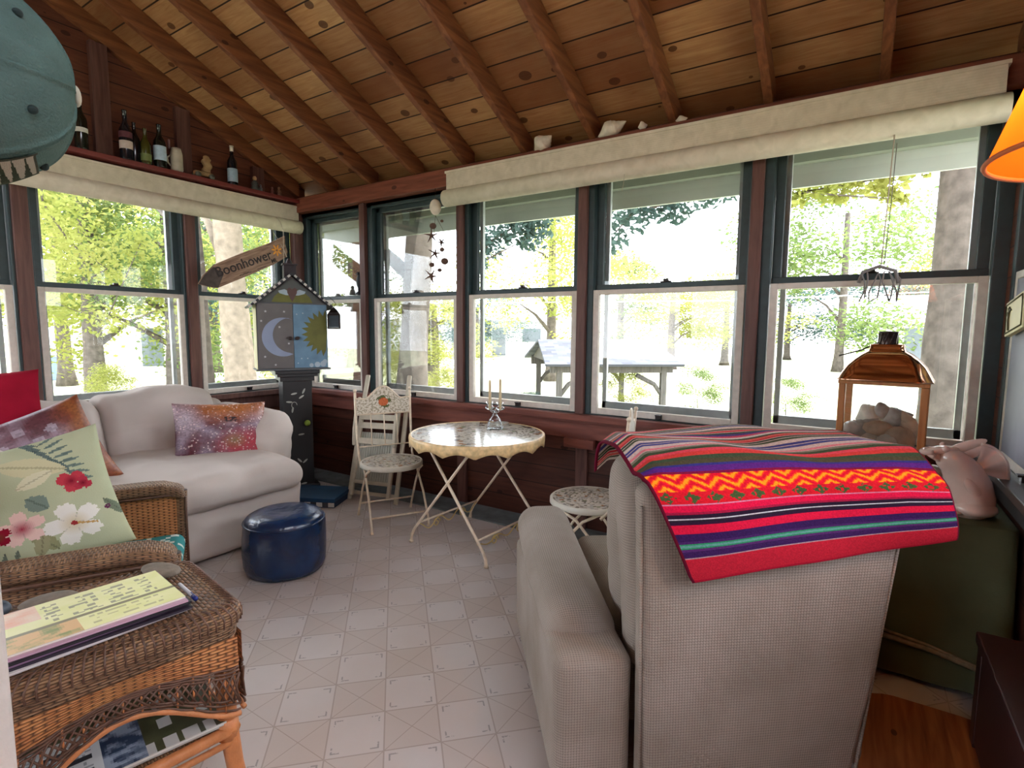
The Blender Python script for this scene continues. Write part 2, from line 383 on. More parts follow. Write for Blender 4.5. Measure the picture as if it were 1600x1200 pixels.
m = MB(); m.box((XL, YR-.03, zc(YR)-.3), (1.6, YR+.03, zc(YR)-.01)); struct(m.build('trim_2', rafter_m), 'ridge board of the roof')

def wbox(m, wall, s0, s1, d0, d1, z0, z1):
    if wall == 'back': m.box((s0, YB+d0, z0), (s1, YB+d1, z1))
    elif wall == 'left': m.box((XL-d1, s0, z0), (XL-d0, s1, z1))
    else: m.box((XR+d0, s0, z0), (XR+d1, s1, z1))
BW = [(-4.60, -3.84), (-3.69, -2.73), (-2.62, -1.67), (-1.55, -.58), (-.45, .51)]
LW = [(-.87, .15), (.27, 1.24), (1.362, 2.322), (2.44, 3.27)]  # first window is out of view, added for extra daylight
RW = [(1.20, 2.14), (2.26, 3.28)]
# walls
m = MB(); wbox(m, 'back', XL, XR+.1, 0, .1, -.3, ZB-.02); wbox(m, 'back', XL, XR+.1, 0, .1, ZT+.005, 2.70)
struct(m.build('wall_back', plank_m), 'dark red plank wall under the long row of windows')
m = MB(); wbox(m, 'left', -3.5, YB+.1, 0, .1, -.3, ZB-.02); wbox(m, 'left', -3.5, YB+.1, 0, .1, ZT+.005, 2.70); wbox(m, 'left', -3.5, -.95, 0, .1, ZB-.02, ZT+.005)
pts = [(YB+.1, 2.70), (YB+.1, zc(YB+.1)), (YR, zc(YR)), (-3.5, zc(YR)-(YR+3.5)*SL), (-3.5, 2.70)]
m.prism(pts, XL-.1, XL, Matrix(((0, 0, 1, 0), (1, 0, 0, 0), (0, 1, 0, 0), (0, 0, 0, 1))))
struct(m.build('wall_left', planky_m), 'dark brown plank gable wall behind the sofa')
m = MB(); wbox(m, 'right', 1.0, YB+.1, 0, .1, -.3, ZB-.02); wbox(m, 'right', 1.0, YB+.1, 0, .1, ZT, zc(YB)); 
pts = [(YB+.1, 2.6), (YB+.1, zc(YB+.1)), (1.0, zc(1.0)), (1.0, 2.6)]
m.prism(pts, XR, XR+.1, Matrix(((0, 0, 1, 0), (1, 0, 0, 0), (0, 1, 0, 0), (0, 0, 0, 1))))
wbox(m, 'right', .9, 1.12, 0, .1, -.3, 3.6); wbox(m, 'right', 3.342, YB+.1, .0, .12, -.3, 2.6)
struct(m.build('wall_right', planky_m), 'dark plank wall at the right')
m = MB(); m.box((XL-.1, -3.6, -.3), (2.6, -3.5, .85)); m.box((XL-.1, -3.6, 2.45), (2.6, -3.5, 4.0))  # unseen wall, added to cut the light from behind
for x_ in (XL-.1, -2.9): m.box((x_, -3.6, .85), (x_+.2, -3.5, 2.45))
m.box((-1.3, -3.6, .85), (2.6, -3.5, 2.45))  # solid on this side, openings only at left to keep the right dark
struct(m.build('wall_front_added', planky_m), 'unseen wall added behind the viewpoint to shape the daylight')
m = MB(); m.box((2.6, -3.6, -.3), (2.7, 1.1, 4.0)); m.box((XR+.1, 1.0, -.3), (2.6, 1.1, 4.2)); struct(m.build('wall_inner', planky_m), 'house wall to the right of the viewpoint')
# header beam, ledges, sills, gable framing
def trim(i, bx, mt, lab, bevel=.004):
    m = MB()
    for b_ in bx: m.box(*b_)
    return struct(m.build('trim_%d' % i, mt, bevel=bevel), lab)
trim(3, [((XL, YB-.075, 2.535), (XR, YB+.02, 2.668))], beam_m, 'reddish header beam above the back windows')
trim(4, [((XL, YB-.075, .795), (XR, YB+.0, .838)), ((XL, YB-.045, .775), (XR, YB, .795)), ((XL, YB-.025, .66), (XR, YB, .775))], maroon, 'maroon window sill moulding of the back wall')
trim(5, [((XL, -3.4, .795), (XL+.075, YB-.076, .838)), ((XL, -3.4, .66), (XL+.025, YB-.03, .795))], maroonz, 'maroon window sill of the left wall')
trim(6, [((XL, -3.0, 2.615), (XL+.16, YB-.076, 2.65))], mat('shelf_maroon', S(110, 42, 38), .5), 'maroon shelf board above the left windows')
m = MB()
pts = [(YB, zc(YB)-.14), (YB, zc(YB)), (YR, zc(YR)), (YR, zc(YR)-.14)]
m.prism(pts, XL, XL+.045, Matrix(((0, 0, 1, 0), (1, 0, 0, 0), (0, 1, 0, 0), (0, 0, 0, 1)))); struct(m.build('trim_7', rafter_m), 'sloping rafter against the gable wall')
n = 8
for y in (1.80, .6, 2.36, 3.0):
    trim(n, [((XL, y-.055, 2.651), (XL+.05, y+.055, zc(y)-.16))], maroonz, 'upright stud of the gable above the bottle shelf'); n += 1
# mullion posts
for (x0, x1) in ((-3.84, -3.69), (-2.73, -2.62), (-1.67, -1.55), (-.58, -.45)):
    trim(n, [((x0+.012, YB-.03, .838), (x0+.012+.066, YB+.02, 2.535))], maroonz, 'maroon post between two back windows'); n += 1
for (x0, x1) in ((-4.75, -4.64),):
    trim(n, [((x0, YB-.09, .838), (x1-.03, YB+.02, 2.535))], maroonz, 'corner post'); n += 1
for (y0, y1) in ((.15, .27), (1.24, 1.362), (2.322, 2.44)):
    trim(n, [((XL-.02, y0+.018, .838), (XL+.03, y1-.018, 2.60))], maroonz, 'maroon post between two left windows'); n += 1
for x, wd in ((-1.6, .09), (-3.75, .09), (-.52, .09), (-2.67, .09)):
    trim(n, [((x-wd/2, YB-.03, .013), (x+wd/2, YB-.001, .66))], maroonz, 'stud under the window sill'); n += 1
trim(n, [((-1.72, YB-.07, .60), (-1.49, YB-.031, .665))], maroon, 'short wooden block nailed across a stud'); n += 1
# windows
def window(i, wall, s0, s1, lab, board=False):
    m = MB()
    # green jamb liner
    for (a0, a1) in ((s0-.062, s0-.002), (s1+.002, s1+.062)): wbox(m, wall, a0, a1, .0, .10, ZB-.02, ZT+.035)
    wbox(m, wall, s0-.06, s1+.06, 0, .10, ZT-.015, ZT+.035)
    wbox(m, wall, s0-.06, s1+.06, -.012, .12, ZB-.045, ZB-.003)
    # upper sash, set outward
    for (a0, a1) in ((s0+.001, s0+.05), (s1-.05, s1-.001)): wbox(m, wall, a0, a1, .052, .088, ZR, ZT)
    wbox(m, wall, s0+.001, s1-.001, .052, .088, ZT-.05, ZT); wbox(m, wall, s0+.001, s1-.001, .046, .088, ZR-.002, ZR+.034)
    root = struct(m.build('window_%d' % i, green_m, bevel=.003), lab)
    m = MB()
    for (a0, a1) in ((s0+.003, s0+.043), (s1-.043, s1-.003)): wbox(m, wall, a0, a1, .004, .044, ZB, ZR-.004)
    wbox(m, wall, s0+.043, s1-.043, .004, .044, ZB, ZB+.042); wbox(m, wall, s0+.043, s1-.043, .004, .044, ZR-.036, ZR-.004)
    lsh = m.build('lower_sash', white_m, root, bevel=.003)
    m = MB()
    for (a0, a1) in ((s0+.045, s0+.075), (s1-.075, s1-.045)): wbox(m, wall, a0, a1, .095, .125, ZB, ZT-.04)
    wbox(m, wall, s0+.045, s1-.045, .095, .125, ZB-.002, ZB+.082); wbox(m, wall, s0+.045, s1-.045, .095, .125, ZT-.07, ZT-.03)
    m.build('storm_frame', gray_m, root, bevel=.002)
    m = MB(); wbox(m, wall, s0+.043, s1-.043, .022, .026, ZB+.042, ZR-.036); m.build('lower_pane', glass_m, lsh)
    m = MB(); wbox(m, wall, s0+.05, s1-.05, .068, .072, ZR+.034, ZT-.05); m.build('upper_pane', glass_m, root)
    mc = (s0+s1)/2
    m = MB(); wbox(m, wall, mc-.035, mc+.035, .036, .06, ZR+.034, ZR+.042); wbox(m, wall, mc-.012, mc+.02, .03, .055, ZR+.042, ZR+.056); m.build('latch', iron_m, root, bevel=.002)
    m = MB(); wbox(m, wall, mc-.02, mc+.02, -.014, .006, ZB+.004, ZB+.034); wbox(m, wall, mc-.02, mc+.02, -.026, -.012, ZB+.026, ZB+.034); m.build('sash_lift', iron_m, lsh, bevel=.002)
    return root
labs = ['narrow window nearest the corner behind the painted cabinet', 'window with the starfish mobile hanging before it', 'window behind the bistro table', 'window showing the open roofed shelter outside', 'rightmost back window behind the shell lantern']
for i, (s0, s1) in enumerate(BW): window(i+1, 'back', s0, s1, labs[i])
for i, (s0, s1) in enumerate(LW): window(i+6, 'left', s0, s1, 'double hung window of the left wall')
for i, (s0, s1) in enumerate(RW): window(i+10, 'right', s0, s1, 'double hung window of the right wall')
# outside eave
soff = mat('soffit_paint', S(150, 158, 148), .7, var=.08, scale=4); fasc = mat('fascia_paint', S(196, 202, 198), .6, var=.06, scale=5)
m = MB(); m.box((XL-.4, YB+.10, 2.60), (1.8, 4.05, 2.62)); m.box((XL-.4, 3.98, 2.50), (1.8, 4.05, 2.60)); struct(m.build('trim_%d' % n, soff), 'grey green soffit of the eave outside'); n += 1
m = MB(); m.box((XL-.4, 4.05, 2.36), (1.8, 4.075, 2.62)); struct(m.build('trim_%d' % n, fasc), 'pale fascia board of the eave outside'); n += 1
m = MB(); m.box((-1.0, .04, 0), (-.872, .193, 2.9)); struct(m.build('trim_%d' % n, mat('white_jamb_paint', S(226, 220, 212), .7, var=.05, scale=30, bump=.3, bscale=120), bevel=.004), 'white door jamb close at the left edge'); n += 1
# right wall: grey board behind glass
m = MB(); m.box((XR+.005, 2.31, .89), (XR+.018, 3.236, 1.66)); o = m.build('privacy_board', mat('grey_violet_board', S(128, 128, 142), .6, var=.2, scale=3)); tag(o, 'grey violet panel covering the lower pane of the right-hand window', 'board')
m = MB(); m.box((XR-.075, 2.1, .815), (XR, YB-.08, .85)); m.box((XR-.02, 2.1, .70), (XR, YB-.08, .815)); struct(m.build('trim_%d' % n, mat('dark_sill', S(70, 66, 64), .4), bevel=.005), 'dark sill ledge along the right wall'); n += 1

# ------------------------------------------------------------------ roller shades
shade_m = mat_wood('shade_weave', S(198, 188, 166), S(218, 208, 188), axis=0, rough=.8, scale=30, stretch=1, bump=.1, knots=False)
def shade(label, wall, s0, s1, z0):
    """valance board above a thick roll"""
    if wall == 'back': t = thing('roller_shade', label, 'window shade', ((s0+s1)/2, YB-.08, z0), 0); dirx = 0
    else: t = thing('roller_shade', label, 'window shade', (XL+.03, (s0+s1)/2, z0), R(90))
    L = (s1-s0)/2
    mm = MB(); mm.box((-L+.02, -.075, .0), (L-.02, -.045, .14)); mm.box((-L+.01, -.082, .125), (L-.01, .0, .142))
    for k in range(9): mm.box((-L+.021, -.0775, .012+k*.0125), (L-.021, -.0745, .019+k*.0125))
    mm.build('valance', shade_m, t)
    mm = MB(); mm.tube([(-L, -.06, -.055), (L, -.06, -.055)], .062, 20); mm.box((-L+.01, -.01, -.05), (L-.01, -.004, .12)); mm.build('roll', shade_m, t)
    return t
t = shade('cream roller shade over the back windows, ribbed valance', 'back', -2.73, .50, 2.475)
mm = MB(); mm.tube([(1.20, -.09, -.1), (1.192, -.07, -.45), (1.185, -.075, -.72)], .003, 5); mm.build('cord', mat('cord_tan', S(190, 176, 158), .8), t)
mm = MB(); mm.tube([(-.15, -.12, -.1), (-.155, -.123, -.16), (-.165, -.12, -.2)], .002, 5); mm.build('cord', mat('cord_tan', S(190, 176, 158), .8), t)
t = shade('cream roller shade over the left windows beside the bottle shelf', 'left', 1.16, 3.385, 2.455)
mm = MB(); mm.tube([(.83, -.1, .0), (.86, -.128, -.05), (.885, -.125, -.12), (.895, -.1, -.5)], .003, 5); mm.build('cord', mat('cord_tan', S(190, 176, 158), .8), t)

# ------------------------------------------------------------------ sofa
g = NG('cream_slipcover'); v_ = g.co(); n1 = g.noise(g.scl(v_, 1.6, 1.0, 2.2), 2.2, 1.2, .5); n2 = g.noise(v_, 220, 2)
slip = g.done(g.bsdf(g.mix(g.ramp(n1, .3, .7), S(192, 182, 174), S(208, 198, 190)), .92, 0, g.bump(g.m_('ADD', n1, g.m_('MULTIPLY', n2, .01)), .6, .07), .15))
sofa = thing('sofa', 'cream slipcovered sofa standing under the left windows', 'sofa', (-3.9, 1.3, 0))
def wr(amp, sc_=3.0, off=0):
    return lambda p: Vector((p.x+nz3((p.x+off, p.y*1.4, p.z*1.2), sc_)*amp, p.y+nz3((p.x+5, p.y, p.z+off), sc_)*amp*.6, p.z+nz3((p.x*.8, p.y*2, p.z+9+off), sc_)*amp))
mm = MB(); mm.rbox((-.70, -.58, .02), (.68, 1.0, .38), .05, fn=wr(.015, 4), n=14); mm.build('skirt', slip, sofa)
def seatf(p):
    b = .03*math.cos(max(-1, min(1, p.y/1.1))*PI/2)+.012*math.sin(p.y*13+p.x*6)*max(0, p.x)
    f = max(0, (p.x-.35)/.4); q = wr(.018, 3.2, 3)(p); return Vector((q.x, q.y, q.z+b*(1 if p.z > .42 else 0)-.03*f*f))
mm = MB(); mm.rbox((-.35, -.52, .345), (.745, 1.0, .535), .09, fn=seatf, n=18); mm.build('seat_cushion', slip, sofa)
def backf(y0, y1, off):
    def f(p):
        tz = (p.z-.4)/.55; u = (p.y-y0)/(y1-y0)
        fold = .020*math.sin((p.z*1.1+p.y*.9)*30+off)*max(0, 1-abs(u-.5)*2.2)*(1-tz)
        q = wr(.022, 2.6, off)(p); sag = -.014*(1-math.sin(PI*max(0, min(1, u))))*max(0, tz)
        return Vector((q.x-.20*tz+fold+.03*math.sin(PI*max(0, min(1, u))), q.y, q.z+sag+.012*math.sin(9*p.y+off)*max(0, tz)))
    return f
mm = MB(); mm.rbox((-.56, .24, .40), (-.26, 1.03, .965), .09, fn=backf(.24, 1.03, 1), n=14); mm.build('back_cushion', slip, sofa)
mm = MB(); mm.rbox((-.56, -.46, .40), (-.26, .25, .945), .12, fn=backf(-.46, .25, 4), n=14); mm.build('back_cushion', slip, sofa)
mm = MB(); mm.rbox((-.74, -.58, .02), (-.50, 1.14, .84), .08, fn=wr(.012, 3), n=10); mm.build('back_frame', slip, sofa)
for s_ in (1, -1):
    def af(p, s_=s_):
        tz = max(0, (p.z-.30)/.46); q = wr(.012, 5, 7)(p); rib = .006*math.sin(p.z*55+p.x*14)*tz
        return Vector((q.x, q.y+s_*(.05*tz*tz)+rib, q.z-.05*max(0, (p.x+.1))**1.0*tz*.5))
    mm = MB()
    yc = 1.05 if s_ > 0 else -.46
    mm.rbox((-.66, yc-.17, .28), (.32, yc+.18, .81), .17, fn=af, n=12); mm.build('arm', slip, sofa)

# ------------------------------------------------------------------ cushions
def pillow_surf(w_, h_, t_, seed=0, pinch=.06):
    def f(u, v, sgn):
        x = 2*u-1; y = 2*v-1
        e = max(0, (1-abs(x)**2.6))**.5*max(0, (1-abs(y)**2.6))**.5
        px = x*w_/2*(1-pinch*(1-y*y)*abs(x)); py = y*h_/2*(1-pinch*(1-x*x)*abs(y))
        z = sgn*t_/2*e+.010*nz3((x*1.5+seed, y*1.5, sgn), 1.6)*(1.2-abs(x*y))
        return Vector((px, py, z))
    return f
def pillow(name, label, cat, w_, h_, t_, M, mt, colfn=None, seed=0, grp=None, n=26, back=None):
    t_o = MB(); t_o.smooth = True; f = pillow_surf(w_, h_, t_, seed)
    t_o.grid(lambda u, v: f(u, v, 1), n, n, w_, h_, colfn)
    t_o.grid(lambda u, v: f(u, v, -1), n, n, w_, h_, (lambda u, v: back or colfn(u, v)) if colfn else None, flip=True)
    o = t_o.build(name, mt); o.matrix_world = M; tag(o, label, cat, grp); return o
def facing(loc, nrm, up=(0, 0, 1), roll=0):
    nn = Vector(nrm).normalized(); u = Vector(up); u = (u-nn*u.dot(nn)).normalized(); x = u.cross(nn); M = frame_m(loc, x, u, nn)
    return M @ Matrix.Rotation(roll, 4, 'Z')
def fbm(x, y, s=0): return .5+.5*(nz3((x, y, s))+.5*nz3((x*2.1, y*2.1, s+3))+.25*nz3((x*4.3, y*4.3, s+7)))/1.2
def sequin(u, v):
    c = lerp(S(96, 38, 52), S(150, 132, 150), max(0, min(1, (fbm(u*4, v*4, 2)-.35)*2.4)))
    o = max(0, min(1, (v-.62)*4))*max(0, min(1, 1.2-abs(u-.6)*1.6)); c = lerp(c, S(178, 108, 50), o*.9)
    r_ = max(0, 1-math.hypot((u-.75)/.4, (v-.32)/.32)); c = lerp(c, S(170, 30, 52), min(1, r_*1.6))
    gch = max(0, 1-math.hypot((u-.62)/.16, (v-.4)/.14)); c = lerp(c, S(120, 118, 60), gch*.7)
    wh = max(0, 1-math.hypot((u-.12)/.2, (v-.75)/.35)); c = lerp(c, S(190, 176, 188), wh)
    if .52 < u < .66 and .68 < v < .77 and fbm(u*40, v*30, 1) > .48: c = S(50, 34, 40)
    k = hsh(int(u*64), int(v*64)); 
    if k > .93: c = lerp(c, S(235, 210, 205), .6)
    return tuple(x*(.75+.5*hsh(int(u*64), int(v*64), 3)) for x in c)
satin = mat_vcol('shiny_print_fabric', .38, .3, 260, .5)
pillow('throw_pillow', 'shiny mauve, red and gold patterned pillow leaning on the far sofa arm', 'pillow', .60, .48, .17, facing((-3.80, 2.06, .655), (.86, -.30, .26), roll=R(-3)), satin, sequin, 3, n=64, back=S(120, 40, 50))
def mauve(u, v):
    c = lerp(S(92, 52, 58), S(150, 128, 140), max(0, min(1, (fbm(u*4, v*4, 12)-.38)*3)))
    o = max(0, min(1, (u-.72)*6)); c = lerp(c, lerp(S(150, 92, 48), S(120, 50, 36), fbm(u*8, v*8, 3)), o)
    for (a_, b_) in ((.35, .7), (.5, .82), (.6, .66), (.42, .55), (.72, .75)):
        if math.hypot(u-a_, v-b_) < .05: c = lerp(c, S(176, 166, 176), .5)
    return tuple(x*(.8+.4*hsh(int(u*60), int(v*60), 5)) for x in c)
pillow('throw_pillow', 'mauve and bronze patterned pillow behind the floral pillow', 'pillow', .62, .52, .18, facing((-3.72, 1.0, .695), (.93, -.30, .25), roll=R(21)), satin, mauve, 8, n=50, back=S(90, 50, 54))
pillow('throw_pillow', 'plain red cushion on top of the sofa back at the left', 'pillow', .44, .40, .18, facing((-4.16, .95, .965), (.93, -.30, .3), roll=R(3)), mat('red_fabric', S(150, 22, 44), .9, var=.12, scale=6, bump=.3, bscale=150, spec=.1), seed=5)

# ------------------------------------------------------------------ blue ottoman
def vinyl():
    g = NG('blue_vinyl'); v = g.co(); n1 = g.noise(v, 7, 3, 1.0); c = g.mix(g.ramp(n1, .3, .7), S(8, 32, 64), S(14, 48, 90))
    return g.done(g.bsdf(c, .22, 0, g.bump(g.noise(v, 9, 4, .6), .35, .02), .6))
vb = vinyl(); ot = thing('ottoman', 'round blue vinyl ottoman on the tile floor before the sofa', 'ottoman', (-2.79, 1.86, 0))
pr = [(.0, .0), (.19, .0), (.212, .012), (.226, .05), (.232, .12), (.232, .2), (.228, .27), (.222, .30)]
wobf = lambda a, i: 1+.010*math.sin(a*3+i*.7)+.008*math.sin(a*7+i)
mm = MB(); mm.lathe(pr, seg=56, wob=wobf, cap1=False); mm.build('body', vb, ot)
pr = [(.222, .30), (.216, .318), (.205, .332), (.185, .343), (.14, .350), (.08, .349), (.02, .345), (0.001, .344)]
mm = MB(); mm.lathe(pr, seg=72, wob=lambda a, i: 1+.010*math.sin(a*3+.7)+(.014*math.sin(a*36) if 1 <= i <= 3 else 0), cap0=False); mm.build('top', vb, ot)
mm = MB(); mm.tube([(.223*math.cos(a*PI/24), .223*math.sin(a*PI/24), .302) for a in range(48)], .005, 6, closed=True); mm.build('piping', vb, ot)

# ------------------------------------------------------------------ mosaic bistro set
def mosaic(seed, hole=0):
    def f(u, v):
        x = (u-.5)*2; y = (v-.5)*2
        cx = math.floor(x*11+nz3((x*3, y*3, seed))*1.2); cy = math.floor(y*11+nz3((y*3, x*3, seed+4))*1.2); k = hsh(cx, cy, seed)
        c = S(214, 206, 190) if k < .66 else (S(188, 184, 174) if k < .90 else (S(120, 116, 112) if k < .94 else (S(168, 124, 90) if k < .97 else S(140, 148, 116))))
        fx = (x*11+nz3((x*3, y*3, seed))*1.2) % 1; fy = (y*11+nz3((y*3, x*3, seed+4))*1.2) % 1
        if min(fx, fy) < .09: c = S(140, 132, 118)
        return c
    return f
mos_m = mat_vcol('glazed_mosaic', .13, .25, 40, .6)
def disc(mm, r, z, colf, nr=26, seg=72, dome=0):
    b = len(mm.v); mm.smooth = True; mm.v.append((0, 0, z+dome))
    for i in range(1, nr+1):
        for j in range(seg): a = 2*PI*j/seg; q = i/nr; mm.v.append((r*q*math.cos(a), r*q*math.sin(a), z+dome*(1-q*q)))
    cc = lambda idx: colf(sum(mm.v[i][0] for i in idx)/len(idx)/r/2+.5, sum(mm.v[i][1] for i in idx)/len(idx)/r/2+.5)
    for j in range(seg):
        q = [b, b+1+j, b+1+(j+1) % seg]; mm.face(q, col=cc(q))
        for i in range(1, nr):
            q = [b+1+(i-1)*seg+j, b+1+i*seg+j, b+1+i*seg+(j+1) % seg, b+1+(i-1)*seg+(j+1) % seg]; mm.face(q, col=cc(q))
tb = thing('bistro_table', 'round mosaic topped bistro table with scalloped cream metal rim', 'table', (-2.10, 2.84, 0), R(-4))
mm = MB(); disc(mm, .432, .737, mosaic(3), 40, 90); mm.build('mosaic_top', mos_m, tb)
scal = mat('scalloped_rim', S(222, 192, 140), .4, var=.25, scale=30, bump=.4, bscale=40)
mm = MB(); mm.smooth = True; SG = 192; rr = []
for i, (r_, z_, k_) in enumerate(((.432, .737, 0), (.442, .741, 0), (.449, .736, 0), (.451, .722, 0), (.450, .70, .35), (.448, .682, 1), (.444, .682, 1), (.444, .70, .3), (.440, .725, 0))):
    rr.append([(r_*math.cos(2*PI*j/SG), r_*math.sin(2*PI*j/SG), z_-k_*.028*(1-abs(math.sin(2*PI*j/SG*7)))**1.0+k_*.006) for j in range(SG)])
mm.rings(rr, cap0=False, cap1=False); mm.build('rim', scal, tb)
# crossed folding legs: two frames
def legpts(x0, y0, z0, x1, y1, z1, k=6):
    return [Vector((x0, y0, z0)).lerp(Vector((x1, y1, z1)), i/k) for i in range(k+1)]
# table legs in local axes: long diagonal pairs
TA = .335; TH = .30
for sy in (-1, 1):
    for sx in (-1, 1):
        p0 = Vector((sx*.325, sy*TH, .0)); p1 = Vector((-sx*.20, sy*(TH-.02), .70))
        pts_ = [p0, p0+Vector((-sx*.004, 0, .05)), p0+Vector((-sx*.03, 0, .10))]+[(p0+Vector((-sx*.03, 0, .10))).lerp(p1, i/5) for i in range(1, 6)]
        mm = MB(); mm.tube(pts_, .0095, 8); mm.tube([p0+Vector((0, 0, .003)), p0+Vector((0, 0, .022))], [.016, .011], 8); mm.build('leg', cream_iron, tb)
for sx in (-1, 1):
    mm = MB(); mm.tube([(sx*.255, -TH-.006, .15), (sx*.255, TH+.006, .15)], .007, 8); mm.build('stretcher', cream_iron, tb)
for sx in (-1, 1):
    mm = MB(); c = []
    for k_ in range(40):
        a_ = k_/39; c.append((sx*.255, (a_-.5)*2*TH, .115+.028*math.cos(a_*PI*6)*(.4+a_*.6 if sx > 0 else 1)))
    mm.tube(c, .0042, 6)
    for s2 in (-1, 1):
        c = []
        for k_ in range(24): an = k_/23*2.6*PI; q_ = .035*(1-k_/30); c.append((sx*.255, s2*.13+q_*math.cos(an), .105+q_*math.sin(an)))
        mm.tube(c, .0038, 6)
    mm.build('scrollwork', mat('gold_scroll', S(212, 186, 120), .4, .3), tb)
for sy in (-1, 1):
    mm = MB(); mm.tube([(-.22, sy*(TH-.015), .675), (.22, sy*(TH-.015), .675)], .007, 6); mm.build('top_bar', cream_iron, tb)

def bistro_chair(label, loc, rz):
    """faces local +Y, back at -Y"""
    t = thing('bistro_chair', label, 'chair', loc, rz, None)
    mm = MB(); disc(mm, .212, .452, mosaic(9), 22, 60); mm.build('mosaic_seat', mos_m, t)
    mm = MB(); mm.smooth = True
    mm.rings([[(r_*math.cos(2*PI*j/48), r_*math.sin(2*PI*j/48), z_) for j in range(48)] for r_, z_ in ((.212, .452), (.22, .455), (.227, .449), (.228, .425), (.222, .418), (.0, .420))], cap0=False, cap1=False); mm.build('seat_rim', mat('seat_rim_cream', S(216, 212, 196), .4, var=.1), t)
    for sx in (-1, 1):
        x = sx*.205
        mm = MB(); mm.tube([(x, .235, 0), (x, .225, .05), (x*.98, .13, .22), (x*.95, .0, .37), (x*.93, -.10, .425)], .0085, 8); mm.cyl((x, .235, 0), (x, .234, .018), .013, .010, 8)
        mm.build('leg', cream_iron, t)
        mm = MB(); mm.tube([(x, -.22, 0), (x, -.20, .05), (x*.98, -.07, .25), (x*.96, .04, .38), (x*.93, .13, .425)], .0085, 8); mm.cyl((x, -.22, 0), (x, -.22, .018), .013, .010, 8)
        mm.build('leg', cream_iron, t)
        mm = MB(); mm.tube([(x*1.0, -.10, .40), (x*1.0, -.165, .47), (x*1.02, -.20, .60), (x*1.03, -.225, .80), (x*1.03, -.235, .945)], .009, 8); mm.ellipsoid((x*1.03, -.236, .958), (.014, .014, .014), seg=10, rg=6)
        mm.build('upright', cream_iron, t)
    for yy in (.20, -.185):
        mm = MB(); mm.tube([(-.2, yy, .10), (.2, yy, .10)], .007, 6); mm.build('stretcher', cream_iron, t)
    mm = MB(); mm.tube([(-.208, -.218, .775), (.208, -.218, .775)], .006, 6); mm.tube([(-.205, -.185, .535), (.205, -.185, .535)], .005, 6)
    for k_ in (-1, 0, 1): mm.tube([(k_*.10, -.218, .775), (k_*.10, -.185, .535)], .0045, 6)
    mm.build('back_spindles', cream_iron, t)
    # arched crest panel with rose
    mm = MB(); top = lambda x: .89+.095*math.cos(max(-1, min(1, x/.135))*PI/2)**1.3 if abs(x) < .135 else .89+.006*math.sin((abs(x)-.135)*20)
    def cf_(u, v):
        x = (u-.5)*.41; z_ = .78+v*(top(x)-.78); d = math.hypot(x*1.0, (z_-.865)*1.25)
        if d < .038: return lerp(S(222, 120, 60), S(170, 70, 30), fbm(u*30, v*14, 1))
        if d < .062 and fbm(u*14, v*6, 5) > .5: return S(84, 92, 44)
        return S(170, 160, 134) if fbm(u*26, v*11, 8) > .54 else S(222, 214, 196)
    mm.grid(lambda u, v: ((u-.5)*.41, -.224, .78+v*(top((u-.5)*.41)-.78)), 90, 30, 1, 1, cf_)
    mm.grid(lambda u, v: ((u-.5)*.41, -.232, .78+v*(top((u-.5)*.41)-.78)), 30, 8, 1, 1, lambda u, v: S(216, 208, 190), flip=True)
    mm.build('crest_panel', mat_vcol('painted_panel', .5), t)
    mm = MB(); mm.tube([((u/30-.5)*.412, -.228, top((u/30-.5)*.41)) for u in range(31)], .006, 8); mm.build('crest_rail', cream_iron, t)
    return t
# the left chair faces the table, its back towards the corner
bistro_chair('mosaic seated bistro chair left of the round table, rose painted crest', (-2.86, 2.80, 0), R(-120))
bistro_chair('mosaic seated bistro chair seen edge-on behind the recliner', (-1.27, 2.81, 0), R(105))

# candle holder and coaster
cg = mat_glass('candle_glass', (.95, .98, .98), .10, .05)
ch = thing('candle_holder', 'clear glass two-armed candle holder on the mosaic table', 'candle holder', (-2.09, 3.03, .738), R(15))
mm = MB(); mm.lathe([(.0, 0), (.055, .0), (.06, .008), (.052, .03), (.056, .036), (.044, .058), (.046, .063), (.022, .09), (.014, .11), (.018, .13), (.01, .15)], seg=28); mm.build('base', cg, ch)
for sx in (-1, 1):
    mm = MB(); mm.tube([(0, 0, .12), (sx*.02, 0, .12), (sx*.035, 0, .135)], .008, 8)
    mm.lathe([(.006, 0), (.03, .01), (.034, .02), (.02, .028), (.02, .04), (.027, .055)], Mt((sx*.038, 0, .13)), 20, cap1=False); mm.build('arm', cg, ch)
for sx, hh in ((-1, .205), (1, .215)):
    mm = MB(); mm.lathe([(.0095, 0), (.0095, hh-.01), (.004, hh), (.0012, hh+.002), (.001, hh+.012)], Mt(), 14)
    c_ = Vector((-2.09, 3.03, .872))+Vector((math.cos(R(15))*.038*sx, math.sin(R(15))*.038*sx, 0))
    o = mm.build('candle', mat('ivory_wax', S(226, 204, 162), .5, var=.03), loc=c_); tag(o, ('left' if sx < 0 else 'right')+' ivory taper candle in the glass holder', 'candle', 'tapers in the glass holder')
mm = MB(); mm.lathe([(0, 0), (.05, 0), (.055, .004), (.055, .008), (.05, .006), (0, .006)], seg=30); tag(mm.build('coaster', mat('white_ceramic', S(220, 216, 208), .3), loc=(-2.17, 3.23, .738)), 'small round white coaster at the far edge of the mosaic table', 'coaster')

